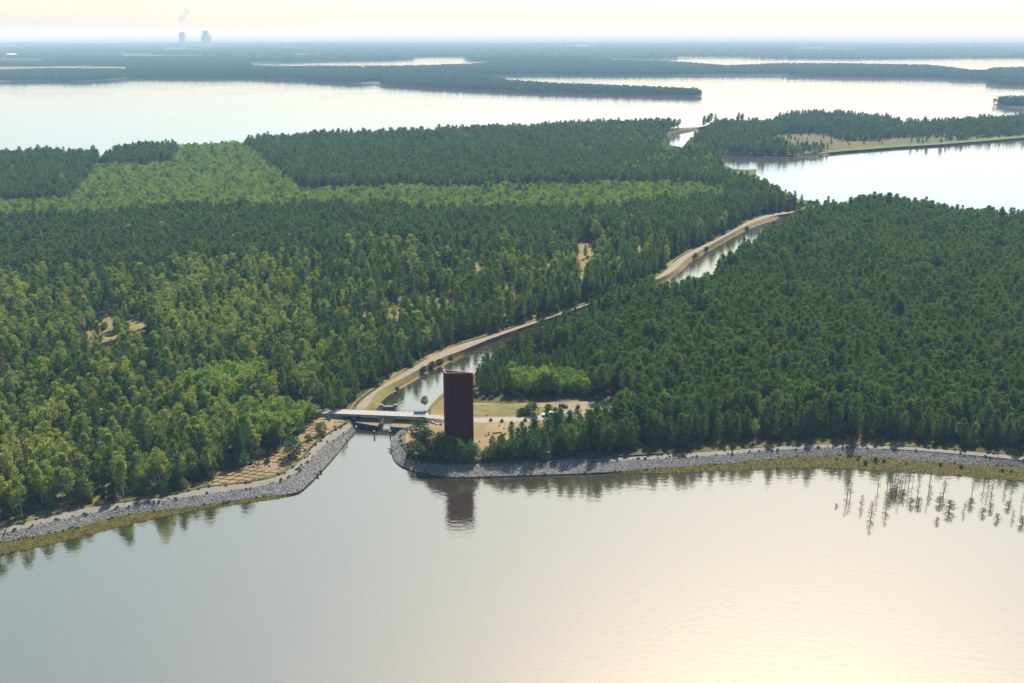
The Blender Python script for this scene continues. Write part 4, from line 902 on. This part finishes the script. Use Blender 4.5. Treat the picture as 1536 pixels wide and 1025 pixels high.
for px, py, sc, pr, lab in SHR:
    p = W(px, py, LAND); z = LAND if not ('canal' in lab) else (.6 if 'hanging' in lab or 'edge' in lab else 1.6)
    p = W(px, py, z); plant('shrub', 'shrub', (p.x, p.y, sc, pr), z - .1, lab, 'bush', 'bushes', parts=('stem', 'foliage'))
for i, (px, py, sc) in enumerate([(1255, 690, .22), (1274, 686, .2), (1287, 690, .3), (1298, 696, .38), (1313, 692, .45), (1326, 693, .33), (1359, 696, .22), (1410, 698, .34), (1442, 702, .36), (1504, 707, .3), (1517, 708, .25)]):
    p = W(px, py, .4); plant('shrub', 'shrub', (p.x, p.y, sc, 2), .35, 'tiny dark bush on the reed strip right of the clearing, %s from the left' % ordn(i + 1), 'bush', 'bushes on the reed strip', parts=('stem', 'foliage'))
for i, (px, py, sc, k) in enumerate([(5, 572, 1.0, 0), (54, 604, .7, 1), (165, 590, .95, 3), (958, 527, .9, 0), (1490, 545, .9, 1), (815, 566, .6, 2), (850, 566, .6, 2)]):
    p = W(px, py + 8, LAND); plant('birch', 'birch_tree', (p.x, p.y, sc, k), LAND, ['rust coloured birch at the left end of the yellowish wood', 'small orange birch among the yellowish trees', 'brownish birch in the mixed wood', 'single rusty tree among the pines above the young oaks', 'brownish tree among the pines far along the right bank', 'orange tree in the yellow green stand beyond the tower, first', 'orange tree in the yellow green stand beyond the tower, second'][i], 'birch tree', 'trees turning to autumn colour', mats=M['autumn'])

# drowned dead trees in the shallows
def dead(seed, h, spread, nbr, base=.15):
    rr = random.Random(seed); T, B = MB(), MB(); t = Vector((rr.uniform(-.3, .3), rr.uniform(-.3, .3), h))
    T.tube([Vector((0, 0, -1.5)), t * .5 + Vector((rr.uniform(-.1, .1), 0, 0)), t], [.13, .085, .02], 6)
    for k in range(nbr):
        f = base + (1 - base) * (k + rr.random()) / nbr; a = rr.uniform(0, 6.28); l = spread * (1.08 - f * .8) * rr.uniform(.5, 1.1); d = Vector((math.cos(a), math.sin(a), rr.uniform(-.1, .45))); o = t * f
        B.tube([o, o + d * l * .6, o + d * l + Vector((0, 0, rr.uniform(-.1, .25)))], [.05, .035, .012], 3, cap=False)
        for _ in range(5):
            q = o + d * l * rr.uniform(.3, 1); v = (d + rvec(rr) * .9).normalized() * rr.uniform(.25, .6); B.tube([q, q + v], [.025, .008], 3, cap=False)
    return T, B
DT = []
for i, (h, sp, nb_, ba) in enumerate([(7.5, 1.6, 46, .1), (9, 1.3, 44, .15), (5.5, 2.0, 50, .05), (2.4, 1.7, 46, .02)]):
    T, B = dead(700 + i, h, sp, nb_, ba); DT.append((T.mesh('trunk'), B.mesh('branches'))); DT[-1][0].materials.append(M['drowned']); DT[-1][1].materials.append(M['drowned'])
dl = [(1271, 746, 0, 1.0), (1275.5, 747, 0, .9), (1292, 760, 2, .8), (1306, 778, 2, 1.15), (1316.5, 736, 1, .9), (1329, 766, 2, 1.1), (1331, 733, 1, .95), (1335, 731, 1, 1.0), (1338, 735, 0, 1.05), (1342, 729, 1, .9), (1346, 733, 0, 1.0), (1349, 737, 1, 1.0), (1353, 731, 0, .95), (1357, 733, 1, .85), (1363, 729, 0, .9), (1369, 727, 1, .6), (1376, 744, 0, .85), (1365, 757, 3, 1.1), (1378, 758, 3, 1.2), (1393, 738, 1, .95), (1395, 744, 2, .7), (1415, 743, 2, 1.05), (1423, 766, 3, 1.7), (1405, 784, 3, .8), (1410, 757, 3, 1.2), (1446, 768, 2, .65), (1458, 741, 1, .9), (1455, 757, 3, 1.1), (1475, 735, 0, .75), (1482, 737, 0, .8), (1488, 737, 2, .95), (1486, 765, 3, 1.0), (1473, 771, 3, 1.0), (1507, 739, 2, .7), (1517, 745, 0, .7), (1513, 762, 3, 1.0), (1496, 780, 3, 1.0), (1519, 778, 2, .6), (1534, 786, 3, 1.2), (1533, 757, 0, .6), (1255, 760, 3, .5), (1344, 742, 3, 1.4), (1336, 744, 3, 1.3), (1353, 745, 3, 1.2)]
kinds = ['bare dead pine with level branches in the shallows', 'slim bare dead trunk in the shallows', 'twiggy dead tree in the shallows', 'low dead brush in the shallows']
dl.sort()
for i, (px, py, k, sc) in enumerate(dl):
    p = W(px, py, 0); e = empty('dead_tree', (p.x, p.y, 0), '%s, %s from the left' % (kinds[k], ordn(i + 1)), 'dead tree', 'drowned trees by the right shore', RNG.uniform(0, 6.28)); e.scale = (sc,) * 3
    link('trunk', DT[k][0], None, e); link('branches', DT[k][1], None, e)
for px, py, h, lab in ((601, 484, 15, 'bleached bare tree rising from the wood left of the canal'), (149, 517, 13, 'bleached forked bare tree in the mixed wood at the left'), (286, 532, 12, 'bleached bare trunk in front of the dark pines at the left'), (160, 640, 9, 'leaning bleached trunk in the near left wood')):
    T, B = dead(int(px), h, 2.6, 9, .35); p = W(px, py, LAND); e = empty('dead_tree', (p.x, p.y, LAND), lab, 'dead tree', 'bleached trees in the wood'); e.scale = (1.5, 1.5, 1); T.build('trunk', M['palewood'], e); B.build('branches', M['palewood'], e)

# ------------------------------------------------------------------ far things
a, b = W(1144, 236.8, .8), W(1222, 238.2, .8); d = b - a; L_ = d.length; e = empty('pier', (a.x, a.y, 0), 'long wooden pier on stilts in the far right lake', 'pier', rz=math.atan2(d.y, d.x))
mb = MB(); mb.box((L_ / 2, 0, 1.5), (L_, 2.4, .3)); mb.build('deck', M['deadwood'], e)
for k in range(15):
    mb = MB(); mb.tube([(L_ * k / 14, -.9, -1.5), (L_ * k / 14, -.9, 3.0)], .45, 6); mb.build('post', M['deadwood'], e)
def house(px, py, w, dpt, h, rh, wm, rm, label, cat='house', name='farm_house'):
    p = W(px, py, 1.0); e = empty(name, (p.x, p.y, 1.0), label, cat); mb = MB(); mb.box((0, 0, h / 2), (w, dpt, h)); mb.build('wall', wm, e)
    mb = MB(); o = .6; mb.add([(-w / 2 - o, -dpt / 2 - o, h), (w / 2 + o, -dpt / 2 - o, h), (w / 2 + o, dpt / 2 + o, h), (-w / 2 - o, dpt / 2 + o, h), (-w / 2 - o, 0, h + rh), (w / 2 + o, 0, h + rh)], [(0, 1, 5, 4), (2, 3, 4, 5), (1, 2, 5), (3, 0, 4), (3, 2, 1, 0)]); mb.build('roof', rm, e)
    for k in range(3): mb = MB(); mb.box((-w / 3 + k * w / 3, -dpt / 2 - .03, h * .55), (w * .1, .1, h * .3)); mb.build('window', M['glass'], e)
house(276, 113.5, 34, 14, 9, 5, M['house'], M['plantgrey'], 'long pale building on the far left shore, left of its neighbour')
house(296, 114.5, 26, 12, 8, 5, M['house'], M['redroof'], 'pale house with a red roof on the far left shore')
house(208, 112, 30, 12, 6, 4, M['house'], M['plantgrey'], 'pale building on the far left shore below the stubble field')
house(546, 106, 30, 16, 13, 5, M['house'], M['house'], 'white building on the far shore under the left lagoon')
house(630, 107.5, 22, 12, 10, 4, M['house'], M['redroof'], 'white red-roofed house on the far shore right of the white building')
house(18, 86, 60, 30, 18, 6, M['house'], M['house'], 'pale hall far behind the stubble field')
def dist(px, d): return Vector(((px - 768) / F * d * cP * 1.03, d, 1.0))
c = W(275, 50 + 158 * F / 15000 / 1.0, 0); c = Vector(((275 - 768) / F * 15000 / cP * .955, 15000 * .955, 1.0))
c = Vector(((275 - 768) / F * (15000 * cP + 158 * sP), 15000, 1.0))
pw = empty('power_plant', c, 'hazy power station with two tall boiler blocks on the horizon', 'power station')
mb = MB(); mb.box((0, 0, 75), (78, 90, 150)); mb.box((0, 0, 163), (52, 60, 27)); mb.build('boiler_block', M['plantgrey'], pw)
mb = MB(); mb.box((345, 0, 65), (130, 90, 130)); mb.box((335, 0, 160), (78, 60, 62)); mb.build('boiler_block', M['plantgrey'], pw)
mb = MB(); mb.box((120, -60, 16), (420, 60, 32)); mb.build('turbine_hall', M['plantgrey'], pw)

def smoke(name, pts, rad, dens, label):
    rr = random.Random(name); bm = bmesh.new(); c = resample(pts, 22)
    me_ = MB(); rs = [np.interp(k / 21, np.linspace(0, 1, len(rad)), rad) * rr.uniform(.75, 1.3) for k in range(22)]; me_.tube(c, rs, 12)
    me = me_.mesh(name); m, nt = mat('steam'); v = N(nt, 'ShaderNodeVolumePrincipled'); v.inputs['Color'].default_value = (.97, .97, .97, 1); v.inputs['Density'].default_value = dens
    o = nt.nodes.new('ShaderNodeOutputMaterial'); L(nt, v, 'Volume', o, 'Volume'); link(name, me, m, kind='stuff', label=label, cat='steam')
q = lambda px, py, d=15000: Vector(((px - 768) / F * (d * cP), d, 158 + (50 - py) / F * d * 1.0))
smoke('steam_plume', [q(275, 47), q(275, 45.5), q(275, 44), q(274.6, 43.3)], [26, 30, 34, 22], .009, 'lower part of the steam plume just above the power station')
smoke('steam_plume', [q(274.5, 40.0), q(274, 35), q(273.5, 31), q(277, 26), q(284, 20), q(287, 15), q(284, 10)], [25, 34, 50, 42, 55, 45, 25], .009, 'pale steam plume drifting up from the power station')

# ------------------------------------------------------------------ air, sun and sky
hz = MB(); hz.box((0, 28000, HAZE_TOP / 2 - 2.5), (150000, 72000, HAZE_TOP + 5)); hm, nt = mat('haze_air'); v = N(nt, 'ShaderNodeVolumePrincipled'); v.inputs['Color'].default_value = (*HAZE_COL, 1); v.inputs['Density'].default_value = HAZE_D; v.inputs['Absorption Color'].default_value = (1, 1, 1, 1); v.inputs['Anisotropy'].default_value = HAZE_G
o = nt.nodes.new('ShaderNodeOutputMaterial'); L(nt, v, 'Volume', o, 'Volume'); hz.build('haze', hm, None, kind='stuff', label='thin bluish haze over the whole landscape', cat='haze')
SUN_EL, SUN_AZ = R(SUN_ELEV), R(21)
sd = Vector((math.sin(SUN_AZ) * math.cos(SUN_EL), math.cos(SUN_AZ) * math.cos(SUN_EL), math.sin(SUN_EL)))
sl = bpy.data.lights.new('sun', 'SUN'); sl.energy = SUN_E; sl.angle = R(.5); sl.color = (1, .93, .82)
so_ = bpy.data.objects.new('sun', sl); COL.objects.link(so_); so_.rotation_euler = (-sd).to_track_quat('-Z', 'Y').to_euler(); so_.location = sd * 500
w = bpy.data.worlds.new('World'); S.world = w; w.use_nodes = True; nt = w.node_tree; bg = nt.nodes['Background']
sk = nt.nodes.new('ShaderNodeTexSky'); sk.sky_type = 'NISHITA'; sk.sun_disc = False; sk.sun_elevation = SUN_EL; sk.sun_rotation = SUN_AZ; sk.altitude = 100; sk.air_density = SKY_AIR; sk.dust_density = SKY_DUST; sk.ozone_density = SKY_OZ
nt.links.new(sk.outputs[0], bg.inputs['Color']); bg.inputs['Strength'].default_value = SKY_S

S.view_settings.view_transform = 'Standard'; S.view_settings.look = 'None'; S.view_settings.exposure = EXPO; S.view_settings.gamma = 1.0
S.render.engine = 'CYCLES'; cy = S.cycles
cy.max_bounces = 4; cy.diffuse_bounces = 3; cy.glossy_bounces = 2; cy.transmission_bounces = 2; cy.transparent_max_bounces = 4; cy.volume_bounces = 0
cy.sample_clamp_indirect = 6.0; cy.caustics_reflective = False; cy.caustics_refractive = False
cy.use_denoising = True; cy.denoiser = 'OPENIMAGEDENOISE'; cy.denoising_prefilter = 'NONE'; cy.denoising_input_passes = 'RGB_ALBEDO_NORMAL'; cy.use_adaptive_sampling = False
